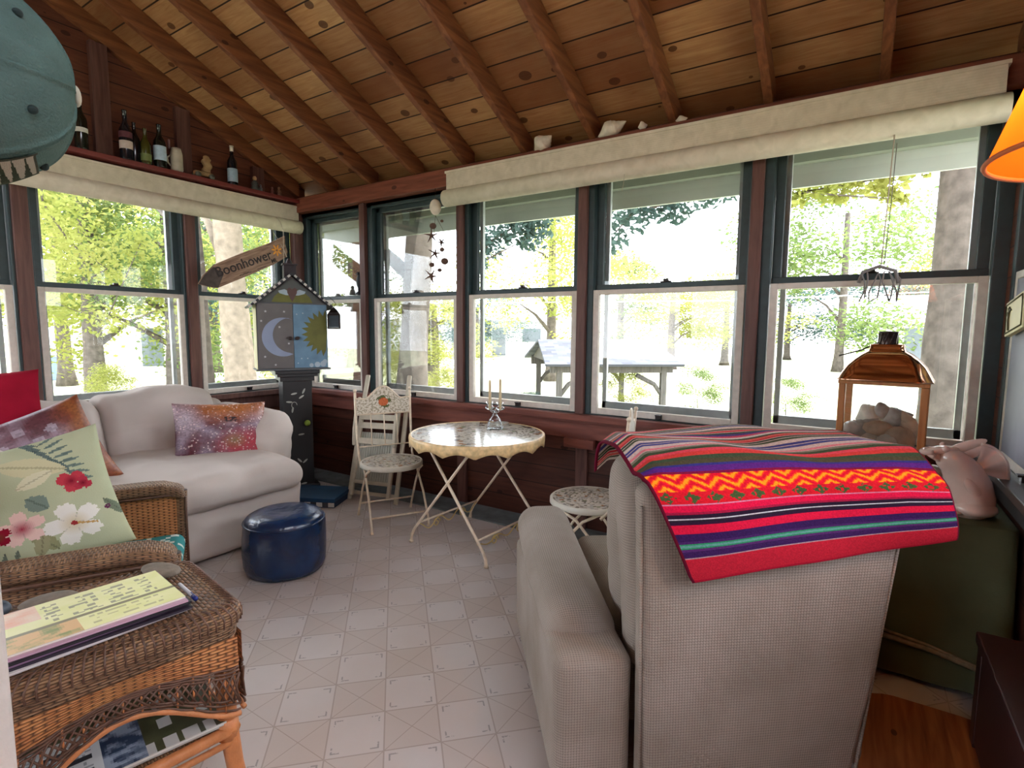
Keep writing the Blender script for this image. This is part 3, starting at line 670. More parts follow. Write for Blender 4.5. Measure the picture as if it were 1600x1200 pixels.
# ------------------------------------------------------------------ folded slatted wooden chair
fw = mat('folding_chair_paint', S(196, 188, 168), .6, var=.12, scale=14, bump=.2)
fc = bpy.data.objects.new('folding_chair', None); COL.objects.link(fc)
fo = Vector((-3.30, 3.00, 0)); # bottom centre
xax = Vector((.97, .12, 0)).normalized(); upv = Vector((-.16, .27, 1.0)).normalized(); upv = (upv-xax*upv.dot(xax)*.35).normalized()
nn = xax.cross(upv).normalized(); 
fc.matrix_world = frame_m(fo, xax, upv, nn); tag(fc, 'folded white slatted wooden chair leaning in the corner behind the bistro chair', 'chair')
for sx in (-1, 1):
    mm = MB(); mm.rbox((sx*.235-.02, .0, -.012), (sx*.235+.02, 1.07, .012), .01, n=3, fn=(lambda sx: lambda p: Vector((p.x-sx*.035*max(0, (p.y-.5)), p.y, p.z)))(sx)); mm.build('long_leg', fw, fc)
    mm = MB(); mm.rbox((sx*.185-.018, .04, .03), (sx*.185+.018, .80, .055), .01, n=3); mm.build('short_leg', fw, fc)
    mm = MB(); mm.rbox((sx*.205-.014, .45, .06), (sx*.205+.014, .86, .085), .01, n=3, fn=(lambda p: Vector((p.x, p.y, p.z+.03*math.sin((p.y-.45)*7))))); mm.build('armrest', fw, fc)
for k_ in range(4): 
    mm = MB(); mm.box((-.19, .60+k_*.072, .056), (.19, .60+k_*.072+.050, .068)); mm.build('back_slat', fw, fc, bevel=.003)
mm = MB(); mm.box((-.19, .47, .056), (.19, .52, .068)); mm.build('back_slat', fw, fc, bevel=.003)
mm = MB()
for k_ in range(14): mm.box((-.165+k_*.0237, .17, .032), (-.165+k_*.0237+.021, .57, .044))
mm.build('seat_panel', mat('seat_panel_grey', S(164, 164, 152), .7, var=.15), fc, bevel=.002)
mm = MB(); mm.box((-.19, .14, .03), (.19, .17, .05)); mm.box((-.23, .05, -.008), (.23, .08, .008)); mm.build('cross_rail', fw, fc, bevel=.003)

# ------------------------------------------------------------------ painted cabinet on its pedestal
pd = thing('pedestal', 'tall black pedestal with painted vines beside the sofa arm', 'pedestal', (-4.17, 2.93, 0), R(64))
blk = mat('black_paint', S(26, 26, 28), .4, var=.2, scale=10)
vine = mat('painted_vine', S(170, 172, 164), .6)
mm = MB(); mm.box((-.118, -.118, .0), (.118, .118, .97)); mm.cur = 1
for (cx, cz, an) in ((-.03, .86, .2), (-.07, .79, -.1), (.05, .88, 1.1), (.03, .83, .6), (-.045, .72, 1.4), (.02, .5, .1), (.0, .27, -.8), (.045, .26, .7), (.03, .06, .1)):
    lf = [(math.cos(a_*PI/6)*.026, math.sin(a_*PI/6)*.008) for a_ in range(12)]
    mm.prism([(x*math.cos(an)-y*math.sin(an)+cx, x*math.sin(an)+y*math.cos(an)+cz) for x, y in lf], .118, .1195, Matrix(((1, 0, 0, 0), (0, 0, -1, 0), (0, 1, 0, 0), (0, 0, 0, 1))))
mm.tube([(-.03+.022*math.cos(a_*.5), -.1185, .76+.028*math.sin(a_*.5)) for a_ in range(10)], .003, 5)
mm.build('shaft', [blk, vine], pd, bevel=.003)
mm = MB(); mm.box((-.14, -.14, .97), (.14, .14, 1.01)); mm.box((-.165, -.165, 1.01), (.165, .165, 1.035)); mm.box((-.18, -.18, 1.035), (.18, .18, 1.062)); mm.build('capital', blk, pd, bevel=.003)
mm = MB(); mm.box((-.16, -.16, 0.001), (.16, .16, .05)); mm.build('foot', blk, pd, bevel=.004)
mm = MB(); mm.ellipsoid((.068, -.143, .60), (.026, .026, .026)); mm.build('green_knob', mat('lime_green', S(150, 176, 70), .7), pd)['label'] = 'lime green knob'

cb = thing('painted_cabinet', 'house-shaped cabinet with moon and sun painted doors on the black pedestal', 'cabinet', (-4.10, 2.88, 1.063), R(64))
# local: front at y=-.03 ; width x -.285.. .285
body = mat('cabinet_grey', S(96, 98, 100), .6, var=.12, scale=9); ylw = mat('cabinet_side_cream', S(196, 188, 140), .6)
mm = MB(); mm.box((-.285, -.0, .0), (.285, .24, .57)); mm.cur = 1; mm.box((-.288, .0, .01), (-.285, .238, .56)); mm.cur = 0
mm.prism([(-.285, .57), (.285, .57), (0, .80)], -.24, 0.0, Matrix(((1, 0, 0, 0), (0, 0, -1, 0), (0, 1, 0, 0), (0, 0, 0, 1))))
mm.box((-.30, -.03, -.0), (.30, .25, .014)); mm.build('body', [body, ylw], cb, bevel=.002)
FR = Matrix(((1, 0, 0, 0), (0, 0, -1, 0), (0, 1, 0, 0), (0, 0, 0, 1)))
def circ(cx, cy, r, n_=24, a0=0, a1=2*PI): return [(cx+r*math.cos(a0+(a1-a0)*i/n_), cy+r*math.sin(a0+(a1-a0)*i/n_)) for i in range(n_+(0 if abs(a1-a0-2*PI) < 1e-6 else 1))]
moonb = mat('door_night_grey', S(104, 100, 98), .6, var=.15, scale=6); moonc = mat('moon_pale_blue', S(140, 152, 176), .6, var=.08)
skyb = mat('door_day_blue', S(104, 138, 162), .6, var=.25, scale=7); sunc = mat('sun_olive', S(104, 104, 44), .6, var=.2, scale=10); cloud = mat('cloud_white', S(170, 186, 196), .6); star = mat('star_white', S(190, 190, 190), .6)
def star_poly(cx, cy, r): return [(cx+(r if k % 2 == 0 else r*.4)*math.sin(k*PI/5), cy+(r if k % 2 == 0 else r*.4)*math.cos(k*PI/5)) for k in range(10)]
mm = MB(); mm.box((-.278, -.016, .02), (-.002, 0, .565))
mm.cur = 1; n_ = 26; outer = circ(-.085, .285, .165, n_, R(62), R(298)); inner = circ(-.015, .30, .150, n_, R(100), R(262))
for i in range(n_):
    q = [outer[i], outer[i+1], inner[i+1], inner[i]]; mm.prism(q, .016, .0175, FR)
mm.cur = 2
for (x, z_) in ((-.215, .50), (-.07, .50), (-.11, .37), (-.04, .23), (-.23, .12), (-.15, .03+.02), (-.25, .42)): mm.prism(star_poly(x, z_, .012), .016, .0172, FR)
dm1 = dm = mm.build('moon_door', [moonb, moonc, star], cb); dm['label'] = 'left door painted with a pale crescent moon'
mm = MB(); mm.box((.002, -.016, .02), (.278, 0, .565)); mm.cur = 1
sp_ = []
for k in range(24):
    a_ = R(88+k*184/23); r_ = .205 if k % 2 == 0 else .15
    x = min(.277, .262+r_*math.cos(a_)*.98); sp_.append((x, .32+r_*math.sin(a_)))
ctr = (.277, .32)
for i in range(len(sp_)-1): mm.prism([ctr, sp_[i], sp_[i+1]], .016, .0175, FR)
mm.cur = 2
for (x, z_, r_) in ((.24, .05, .026), (.19, .045, .024), (.14, .04, .018), (.265-.01, .07, .02)): mm.prism(circ(x, z_, r_, 18), .016, .0178, FR)
for (x, z_) in ((.03, .48), (.08, .49), (.06, .10), (.11, .10), (.03, .06)): mm.prism(circ(x, z_, .006, 8), .016, .0172, FR)
dm = mm.build('sun_door', [skyb, sunc, cloud], cb); dm['label'] = 'right door painted with half a sun on blue sky'
for sx, par_ in ((-1, 0), (1, 0)):
    mm = MB(); mm.ellipsoid((sx*.028, -.034, .275), (.02, .02, .016), seg=14); mm.cyl((sx*.028, -.03, .275), (sx*.028, -.015, .275), .007, seg=8); mm.build('knob', mat('dark_knob', S(48, 34, 32), .3), dm1 if sx < 0 else dm)
pm = mat('pediment_grey', S(84, 88, 86), .6, var=.1)
mm = MB(); mm.cur = 0; mm.prism([(-.26, .578), (.26, .578), (0, .785)], .0, .008, FR)
mm.cur = 1; arc = [(-.165, .58)]+[(-.165+.33*i/14, .58+.115*math.sin(PI*i/14)**.6) for i in range(15)]+[(.165, .58)]
for i in range(len(arc)-1): mm.prism([(0, .58), arc[i+1], arc[i]], .008, .0095, FR)
mm.cur = 2
for sx in (-1, 1):
    wg = [(sx*.01, .665), (sx*.06, .69), (sx*.11, .675), (sx*.10, .655), (sx*.05, .64), (sx*.01, .64)]
    mm.prism(wg, .0095, .011, FR)
mm.cur = 3; ht = [(0, .585), (.038, .66), (.04, .69), (.022, .705), (0, .69), (-.022, .705), (-.04, .69), (-.038, .66)]; mm.prism(ht, .011, .0125, FR)
mm.build('pediment', [pm, sunc, cloud, mat('heart_brown', S(92, 66, 62), .6)], cb)
ck0 = mat('check_dark', S(44, 44, 48), .6); ck1 = mat('check_light', S(196, 192, 184), .6)
for sx in (-1, 1):
    mm = MB(); p0 = Vector((0, 0, .825)); p1 = Vector((sx*.345, 0, .535)); d_ = (p1-p0); L_ = d_.length; d_.normalize(); up_ = Vector((-d_.z*sx, 0, d_.x*sx)) if sx > 0 else Vector((d_.z, 0, -d_.x))
    up_ = Vector((0, 0, 1))-d_*d_.z; up_.normalize()
    M_ = frame_m(p0, d_, Vector((0, 1, 0)), up_); mm.box((0, -.045, -.012), (L_, .27, .004), M_)
    for k in range(18):
        mm.cur = 1 if k % 2 else 0; mm.box((L_*k/18, -.048, -.0125), (L_*(k+1)/18, -.044, .0055), M_)
    mm.build('roof_panel', [ck0, ck1], cb)
mm = MB(); mm.box((-.05, .05, .77), (.05, .14, .90)); mm.box((-.06, .04, .90), (.06, .15, .915)); mm.tube([(0, .095, .915), (0, .095, .96)], [.03, .012], 10); mm.build('chimney', mat('chimney_dark', S(48, 38, 42), .6), cb, bevel=.003)
# small dark lantern hanging to the right of the cabinet
sl = thing('hanging_lantern', 'small dark metal lantern hanging beside the painted cabinet roof', 'lantern', (-3.90, 3.15, 1.42), R(50))
mm = MB(); mm.box((-.055, -.05, 0), (.055, .05, .012)); 
for sx in (-1, 1):
    for sy in (-1, 1): mm.box((sx*.048-.006, sy*.044-.006, .012), (sx*.048+.006, sy*.044+.006, .12))
mm.box((-.055, -.05, .118), (.055, .05, .128)); mm.lathe([(.072, .128), (.05, .155), (.014, .185), (.0, .188)], Mt(rz=R(45)), 4, cap1=False)
mm.build('frame', iron_m, sl)
mm = MB(); mm.box((-.046, -.042, .013), (.046, .042, .117)); mm.build('glass', mat('smoky_pane', S(70, 80, 86), .15, var=.2), sl)
mm = MB(); mm.tube([(0, 0, .185), (.02, 0, .22), (0.0, 0, .245), (-.06, .02, .30)], .003, 6); mm.build('handle', iron_m, sl)

# blue box by the pedestal
bx_ = thing('storage_box', 'low dark blue box with black and white checked edge on the floor', 'box', (-3.70, 2.78, 0.001), R(26))
mm = MB(); mm.box((-.22, -.17, 0), (.22, .17, .045)); mm.build('base', mat('navy_cloth', S(16, 40, 66), .7), bx_)
mm = MB(); mm.box((-.225, -.175, .045), (.225, .175, .075)); mm.build('lid', mat('teal_navy', S(22, 62, 92), .6, var=.3, scale=6), bx_, bevel=.004)
mm = MB()
for k in range(9): mm.cur = k % 2; mm.box((-.222+k*.0493, -.1755, .008), (-.222+(k+1)*.0493, -.1715, .042))
mm.build('checked_band', [ck1, ck0], bx_)

# ------------------------------------------------------------------ recliner (local x = its right, y = its facing)
knit = mat_knit('beige_waffle_knit', S(150, 138, 126), S(176, 164, 154), .0085, .0085); knitd = mat_knit('seat_knit', S(146, 134, 120), S(176, 166, 152), .0085, .0085)
RZ = math.atan2(.63, .777)
rc = thing('recliner', 'beige waffle-knit recliner seen from behind, blanket over its back', 'armchair', (-.18, 1.67, 0), RZ)
mm = MB()     # rear shell of the back, flares upward
def rear(p):
    tz = max(0, (p.z-.1)/.9); s_ = (.875+.31*tz) if p.x > 0 else (.98+.06*tz)
    return Vector((p.x*s_, p.y-.012*math.sin(PI*min(1, tz))+.03*nz3((p.x*2, 0, p.z*2), 1)*.3, p.z))
mm.rbox((-.375, .0, .035), (.375, .09, .985), .035, fn=rear, n=12); mm.build('rear_panel', knit, rc)
mm = MB()
def side(p):
    tz = max(0, (p.z-.35)/.65); return Vector((p.x*((.96+.17*tz) if p.x > 0 else .97+.05*tz), p.y+.10*tz**2-.0, p.z-.03*abs(p.x/.38)**4*tz))
mm.rbox((-.385, .07, .36), (.385, .235, 1.02), .07, fn=side, n=12); mm.build('back_shell', knit, rc)
mm = MB()
def cushf(p):
    tz = max(0, (p.z-.40)/.62); tuft = -.025*math.exp(-((p.z-.62)/.02)**2)-.02*math.exp(-((p.z-.82)/.02)**2)
    return Vector((p.x*(1+.03*math.sin(PI*tz)), p.y+.04*tz-.02+.03*math.sin(PI*tz)+tuft*(1 if p.y > .3 else 0), p.z))
mm.rbox((-.365, .20, .42), (.365, .43, 1.02), .10, fn=cushf, n=14); mm.build('back_cushion', knit, rc)
mm = MB(); mm.rbox((-.36, .30, .26), (.36, 1.00, .47), .07, fn=wr(.008, 4), n=10); mm.build('seat_cushion', knitd, rc)
mm = MB(); mm.rbox((-.36, .30, .04), (.36, .98, .30), .03, n=6); mm.build('base', knit, rc)
mm = MB(); mm.rbox((-.34, .96, .08), (.34, 1.05, .42), .045, fn=wr(.01, 4), n=8); mm.build('footrest', knit, rc)
for sx in (-1, 1):
    ax = -.50 if sx < 0 else .28
    mm = MB(); mm.rbox((ax-.12, .045, .03), (ax+.12, 1.0, .46), .04, n=8, fn=lambda p: Vector((p.x, p.y+(.03 if p.y > .6 else 0), p.z))); mm.build('side_panel', knit, rc)
    def armf(p, sx=sx):
        u = (p.y-.16)/.86; return Vector((p.x+.015*sx*math.sin(PI*u), p.y, p.z-.10*max(0, 1-u)**1.3+.02*math.sin(PI*u)))
    mm = MB(); mm.rbox((ax-.115, .17, .43), (ax+.125, 1.08, .60), .095, fn=armf, n=12); mm.build('armrest', knit, rc)
    xs = [(-.368, .05), (-.378, .5), (-.388, .93)] if sx < 0 else [(.325, .05), (.376, .5), (.43, .93)]
    mm = MB(); mm.tube([(x_, .006, z_) for x_, z_ in xs], .005, 6); mm.build('piping', knit, rc)

# striped woven blanket folded over the back
bl_path = [(-.035, .728), (-.045, .80), (-.045, .88), (-.040, .95), (-.028, .995), (.0, 1.026), (.06, 1.045), (.14, 1.053), (.24, 1.060), (.33, 1.064), (.40, 1.058), (.452, 1.035), (.475, .99), (.482, .92)]
bl_s = [0]
for a_, b_ in zip(bl_path, bl_path[1:]): bl_s.append(bl_s[-1]+math.dist(a_, b_))
BL = bl_s[-1]
def bpath(s_):
    s_ = max(0, min(BL, s_))
    for i in range(len(bl_s)-1):
        if s_ <= bl_s[i+1] or i == len(bl_s)-2:
            t_ = (s_-bl_s[i])/(bl_s[i+1]-bl_s[i]); a_, b_ = bl_path[i], bl_path[i+1]
            t0 = t_; return (a_[0]+(b_[0]-a_[0])*t0, a_[1]+(b_[1]-a_[1])*t0)
def blf(u, v):
    s_ = v*BL; y, z = bpath(s_); y1, z1 = bpath(s_-.03); y2, z2 = bpath(s_+.03); y = (y+y1+y2)/3; z = (z+z1+z2)/3
    rear_ = max(0, 1-s_/.30)
    x0 = -.255-.14*(1-rear_) ; x1 = .545-.05*(1-rear_)
    x = x0+(x1-x0)*u; z += rear_*(u-.15)*.105+(1-rear_)*.0
    over = max(0, x-.38); z -= over*.10*(1-rear_)
    top_ = max(0, min(1, (s_-.28)/.1))
    z += top_*(.012*math.sin(u*9+s_*14)+.010*nz3((u*5, s_*9, 1))+.012)+.006*math.sin(u*5+1)*rear_
    y -= (1-top_)*(.010*math.sin(u*7+.5)+.012*nz3((u*3, s_*5, 4)))
    lft = max(0, (.05-u)/.05); z -= lft*.02*top_; 
    z -= top_*max(0, (.06-u)/.06)*.02
    return Vector((x, y, z))
RED = S(190, 30, 50); DR = S(150, 18, 40)
bands = [(.010, S(170, 22, 48)), (.078, S(188, 34, 54)), (.082, S(170, 140, 150)), (.100, S(58, 30, 84)), (.106, S(84, 44, 104)), (.110, S(40, 140, 92)), (.116, S(90, 150, 140)), (.120, S(40, 140, 92)), (.128, S(70, 36, 96)), (.146, S(52, 26, 80)), (.170, S(204, 24, 62)), (.180, S(46, 22, 50)), (.186, S(40, 30, 46)), (.190, S(190, 190, 200)), (.198, S(36, 24, 44)), (.205, S(150, 24, 60)), (.224, S(206, 20, 66)), (.228, S(196, 120, 150)), (.256, 'G'), (.306, 'O'), (.314, S(120, 20, 60)), (.330, S(84, 36, 120)), (.338, S(52, 50, 120))]
tops = [(74, 70, 52), (60, 76, 56), (196, 60, 56), (206, 70, 84), (62, 74, 52), (120, 116, 100), (210, 120, 130), (196, 176, 170), (70, 72, 128), (60, 62, 120), (196, 180, 172), (70, 78, 58), (60, 66, 50), (190, 50, 54), (206, 92, 80), (66, 70, 50), (200, 190, 176), (190, 70, 96), (76, 60, 110), (60, 74, 60), (200, 60, 60), (90, 84, 64), (200, 176, 160), (66, 70, 110)]
def blc(u, v):
    s_ = v*BL
    if u < .008 or u > .995: return S(96, 16, 40)
    wv = .86+.28*hsh(int(u*260), int(s_*500))
    x = u*.80
    for e_, c_ in bands:
        if s_ < e_:
            if c_ == 'G':
                q = (x % .060)/.060-.5; r_ = (s_-.242)/.013
                c_ = S(64, 84, 48) if abs(q)*2.1+abs(r_)*.75 < .8 and hsh(int(u*130), int(s_*260), 3) > .2 else S(196, 24, 40)
            elif c_ == 'O':
                q = abs(((x+.0) % .075)/.075-.5)*2; r_ = (s_-.256)/.050; zz = abs((r_*2+q*1.0) % 1-.5)
                c_ = S(244, 150, 30) if zz < .16 else (S(232, 70, 26) if zz < .30 else S(206, 18, 44))
            return tuple(k_*wv for k_ in c_)
    i = int((s_-.338)/.0135); j = (s_-.338)/.0135-i
    c_ = S(*tops[i % len(tops)])
    if j > .86: c_ = S(190, 170, 160)
    return tuple(k_*wv for k_ in c_)
mm = MB(); mm.smooth = True; mm.grid(blf, 200, 260, 1, 1, blc)
o = mm.build('blanket', mat_vcol('woven_wool', .95, .3, 260, .1)); o.location = rc.location; o.rotation_euler = (0, 0, RZ)
so = o.modifiers.new('thick', 'SOLIDIFY'); so.thickness = .008; so.offset = 1
tag(o, 'red striped woven blanket with orange zigzags draped over the recliner back', 'blanket')

# ------------------------------------------------------------------ wicker side table
wk1 = mat_wicker('wicker_brown', S(126, 92, 66), S(166, 128, 94), .022, .0075)
wk2 = mat_wicker('wicker_honey', S(178, 112, 66), S(212, 146, 90), .022, .0075)
wkt = mat_wicker('wicker_top_weave', S(104, 72, 52), S(150, 112, 82), .016, .011)
rattan = mat('rattan_pole', S(192, 122, 74), .45, var=.18, scale=18, bump=.4, bscale=120)
strand = mat('dark_strand', S(92, 62, 46), .5, var=.3, scale=30)
wt = thing('wicker_table', 'honey brown wicker side table with a lower shelf beside the wicker chair', 'table', (-1.745, .575, 0), R(-9))
HX, HY, TZ = .235, .30, .62
def rr_path(hx, hy, r_, k=6):
    P = []
    for (cx, cy, a0) in ((hx-r_, hy-r_, 0), (-hx+r_, hy-r_, 90), (-hx+r_, -hy+r_, 180), (hx-r_, -hy+r_, 270)):
        for i in range(k+1): a_ = R(a0+90*i/k); P.append((cx+r_*math.cos(a_), cy+r_*math.sin(a_)))
    Q = []
    for i in range(len(P)):
        a_, b_ = P[i], P[(i+1) % len(P)]; n_ = max(1, int(math.dist(a_, b_)/.02))
        for j in range(n_): Q.append((a_[0]+(b_[0]-a_[0])*j/n_, a_[1]+(b_[1]-a_[1])*j/n_))
    return Q
mm = MB(); mm.smooth = True; rg = []
for (off, z_) in ((-.055, TZ-.002), (-.03, TZ+.004), (-.01, TZ), (.008, TZ-.014), (.014, TZ-.032), (.010, TZ-.05), (.0, TZ-.062), (-.004, TZ-.10)):
    rg.append([(x, y, z_) for x, y in rr_path(HX+off, HY+off, .06+off*.9)][:150])
L0 = min(len(r_) for r_ in rg)
def resample(poly, N):
    d_ = [0]
    for i in range(len(poly)): d_.append(d_[-1]+math.dist(poly[i], poly[(i+1) % len(poly)]))
    out = []; j = 0
    for k in range(N):
        t_ = d_[-1]*k/N
        while d_[j+1] < t_: j += 1
        f_ = (t_-d_[j])/max(1e-9, d_[j+1]-d_[j]); a_, b_ = poly[j], poly[(j+1) % len(poly)]; out.append(tuple(a_[i]+(b_[i]-a_[i])*f_ for i in range(len(a_))))
    return out
def ringset(offs, N=140, hx=HX, hy=HY): return [[(x, y, z_) for x, y in resample(rr_path(hx+o_, hy+o_, max(.012, .06+o_*.9)), N)] for o_, z_ in offs]
mm = MB(); mm.smooth = True; mm.rings(ringset(((-.05, TZ-.003), (-.03, TZ+.004), (-.01, TZ), (.008, TZ-.014), (.014, TZ-.032), (.010, TZ-.05), (.0, TZ-.062), (-.004, TZ-.095))), cap0=False, cap1=False); mm.build('rolled_edge', wk1, wt)
mm = MB(); P = resample(rr_path(HX-.045, HY-.045, .02), 100); mm.face(list(range(100)), P); mm.v = [(x, y, TZ) for x, y in P]; mm.build('woven_top', wkt, wt)
mm = MB()
for k in range(100):      # strands wrapped round the rolled edge
    a_ = resample(rr_path(HX-.03, HY-.03, .035), 100)[k]; b_ = resample(rr_path(HX+.012, HY+.012, .07), 100)[(k+1) % 100]
    mm.tube([(a_[0], a_[1], TZ+.004), ((a_[0]+b_[0])/2, (a_[1]+b_[1])/2, TZ+.003), (b_[0], b_[1], TZ-.022), (b_[0], b_[1], TZ-.05)], .003, 5)
mm.build('edge_strands', strand, wt)
# aprons with a wavy lower edge
def wave(u): return .5-.5*math.cos(2*PI*u)
def apron(hx_, hy_, axis, sg, nm):
    def pt(u, v, out=0):
        dep = .245-.125*wave(u)**.8; z_ = TZ-.09-v*(dep-.02)
        if axis == 'x': return Vector((sg*(hx_+out), -hy_+2*hy_*u, z_))
        return Vector((-hx_+2*hx_*u, sg*(hy_+out), z_))
    L_ = 2*(hy_ if axis == 'x' else hx_)
    mm = MB(); mm.smooth = True
    mm.grid(lambda u, v: pt(u, v*.42), 40, 8, L_, .07); mm.build('apron', wk2, wt)
    mm = MB()
    for v0 in (.42, .47, .52, .86, .92, 1.0): mm.tube([pt(i/40, v0, .002+.003*math.sin(i*1.3+v0*20)) for i in range(41)], .0035, 5)
    for i in range(30):
        u = i/30; mm.tube([pt(u, .5, .001), pt(min(1, u+.07), .9, .003)], .003, 5); mm.tube([pt(min(1, u+.07), .5, .003), pt(u, .9, .001)], .003, 5)
    mm.build('apron_braid', strand, wt)
    mm = MB(); mm.tube([pt(i/40, 1.07) for i in range(41)], .008, 8)
    for i in range(1, 14): mm.tube([pt(i/14, .42), pt(i/14, 1.05)], .0032, 5)
    mm.build('apron_rail', rattan, wt)
apron(HX-.002, HY-.02, 'x', 1, 'near'); apron(HX-.002, HY-.02, 'x', -1, 'far'); apron(HX-.02, HY-.002, 'y', 1, 'r'); apron(HX-.02, HY-.002, 'y', -1, 'l')
for sx in (-1, 1):
    for sy in (-1, 1):
        x, y = sx*(HX-.040), sy*(HY-.045)
        mm = MB(); mm.tube([(x, y, TZ-.08), (x, y, .40), (x, y, .26), (x+sx*.012, y+sy*.012, .12), (x+sx*.03, y+sy*.03, .0)], [.030, .028, .027, .024, .021], 12)
        mm.tube([(x, y, .27), (x, y, .21)], .031, 12); mm.build('leg', rattan, wt)
mm = MB()
for sx in (-1, 1): mm.tube([(sx*(HX-.025), -HY+.03, .235), (sx*(HX-.025), HY-.03, .235)], .017, 10); mm.tube([(sx*(HX-.02), -HY+.03, .20), (sx*(HX-.02), HY-.03, .20)], .010, 10)
for sy in (-1, 1): mm.tube([(-HX+.025, sy*(HY-.03), .235), (HX-.025, sy*(HY-.03), .235)], .017, 10)
mm.build('shelf_rails', rattan, wt)
mm = MB(); mm.box((-HX+.03, -HY+.035, .232), (HX-.03, HY-.035, .246)); mm.build('lower_shelf', wk1, wt)

# magazines, pen, stones
def mag_top(u, v):
    if v > .60 and u < .30: return lerp(S(224, 150, 116), S(226, 208, 180), fbm(u*9, v*9, 2))
    if v < .35 and u < .45: return lerp(S(214, 170, 110), S(130, 140, 70), max(0, min(1, (fbm(u*8, v*9, 5)-.45)*4)))
    c = lerp(S(214, 216, 128), S(232, 228, 176), fbm(u*5, v*5, 3))
    if .34 < v < .40: c = S(120, 112, 74)
    if .44 < v < .92 and .32 < u < .92 and int(v*30) % 3 != 0 and hsh(int(u*40), int(v*30)) > .45 and ((u*5) % 1) > .2: c = lerp(c, S(110, 108, 92), .75)
    if .05 < v < .3 and .5 < u < .9 and int(v*34) % 3 == 0 and hsh(int(u*44), int(v*34), 4) > .4: c = lerp(c, S(120, 110, 80), .5)
    return c
paper = mat_vcol('printed_paper', .4, spec=.4)
def magazine(label, loc, rz, w_, h_, th, colf, side_c, name='magazine', grp=None, curl=.0):
    mm = MB(); mm.grid(lambda u, v: ((u-.5)*w_, (v-.5)*h_, th+curl*math.sin(u*PI)*.5), 70, 50, 1, 1, colf)
    for (a0, a1) in (((-.5, -.5), (.5, -.5)), ((.5, -.5), (.5, .5)), ((.5, .5), (-.5, .5)), ((-.5, .5), (-.5, -.5))):
        for k in range(3):
            z0, z1 = th*k/3, th*(k+1)/3; mm.quadv([(a0[0]*w_, a0[1]*h_, z0), (a1[0]*w_, a1[1]*h_, z0), (a1[0]*w_, a1[1]*h_, z1), (a0[0]*w_, a0[1]*h_, z1)], col=side_c if k != 1 else tuple(min(1, x*1.3+.03) for x in side_c))
    mm.quadv([(-w_/2, -h_/2, 0), (-w_/2, h_/2, 0), (w_/2, h_/2, 0), (w_/2, -h_/2, 0)], col=side_c)
    o = mm.build(name, paper, loc=loc); o.rotation_euler = (0, 0, rz); return tag(o, label, 'magazine', grp)
mz = TZ+.004; mrz = R(83)
plainc = lambda c: (lambda u, v: c)
seq = [(.008, S(206, 200, 200), 'bottom magazine of the stack on the wicker table, white edged', .0), (.007, S(44, 36, 50), 'dark-edged magazine just above the bottom one in the stack', .004), (.006, S(130, 100, 130), 'purple-edged magazine in the middle of the stack', -.006), (.007, S(28, 26, 34), 'black-edged magazine just below the purple-pink one in the stack', .002), (.005, S(190, 150, 170), 'pale pink edged magazine second from the top of the stack', -.003)]
zz = mz
for i, (th, sc_c, lb, dx) in enumerate(seq):
    magazine(lb, (-1.700+dx, .54+dx, zz), mrz+R([2, -1, 1.5, 0, -1][i]), .41, .262, th, plainc(sc_c), sc_c, grp='magazines on the wicker table'); zz += th
magazine('yellow green magazine with orange corner on top of the stack', (-1.712, .535, zz), mrz, .41, .25, .006, mag_top, S(220, 214, 200), grp='magazines on the wicker table'); zz += .006
pn = thing('pen', 'white and blue ballpoint pen lying by the magazine stack', 'pen', (-1.655, .772, TZ+.011), R(-8), None)
mm = MB(); mm.tube([(-.07, 0, 0), (-.066, 0, 0), (.045, 0, 0)], [.003, .0055, .0055], 10); mm.build('barrel', mat('pen_white', S(214, 214, 220), .3), pn)
mm = MB(); mm.tube([(.045, 0, 0), (.07, 0, 0)], .0062, 10); mm.box((.03, -.001, .006), (.07, .001, .008)); mm.build('cap', mat('pen_blue', S(28, 44, 130), .3), pn)
stn = mat('grey_brown_stone', S(118, 106, 92), .7, var=.25, scale=30, bump=.5, bscale=50)
for (lb, lc, rr_, rz) in (('flat oval grey stone at the back corner of the wicker table', (-1.862, .790, TZ+.018), (.078, .042, .015), 10), ('flat grey stone left of the magazine stack on the wicker table', (-1.905, .515, TZ+.020), (.068, .045, .016), 70)):
    mm = MB(); mm.ellipsoid((0, 0, 0), rr_, seg=24, rg=14, fn=lambda p: p*(1+.10*nz3(p, 12))); o = mm.build('flat_stone', stn, loc=lc); o.rotation_euler = (0, 0, R(rz)); tag(o, lb, 'stone')
mm = MB(); mm.ellipsoid((0, 0, 0), (.03, .022, .02), fn=lambda p: p*(1+.2*nz3(p, 30))); tag(mm.build('pebble', mat('blue_grey_pebble', S(70, 80, 90), .5, var=.4, scale=40), loc=(-1.955, .425, TZ+.024)), 'small blue-grey pebble at the left end of the wicker table', 'stone')
def mag_low(u, v):
    if u > .62 and v > .45:
        c = S(206, 206, 204); 
        if int(v*40) % 2 == 0 and .66 < u < .94 and hsh(int(u*50), int(v*40)) > .35: c = S(150, 150, 150)
        if .66 < u < .9 and ((v-.5) % .17) < .045: c = S(52, 54, 60)
        return c
    if .42 < u < .64 and v > .35:
        return lerp(S(44, 60, 84), S(150, 160, 176), max(0, min(1, (fbm(u*9, v*9, 2)-.4)*4)))
    if u <= .42 or v <= .35:
        c = lerp(S(52, 50, 36), S(84, 86, 58), fbm(u*6, v*6, 8))
        if int(v*7) % 2 == 0 and ((u*9) % 1) > .28 and .05 < u < .62 and hsh(int(u*9), int(v*7), 2) > .15: c = S(186, 182, 178)
        return c
    return S(190, 188, 186)
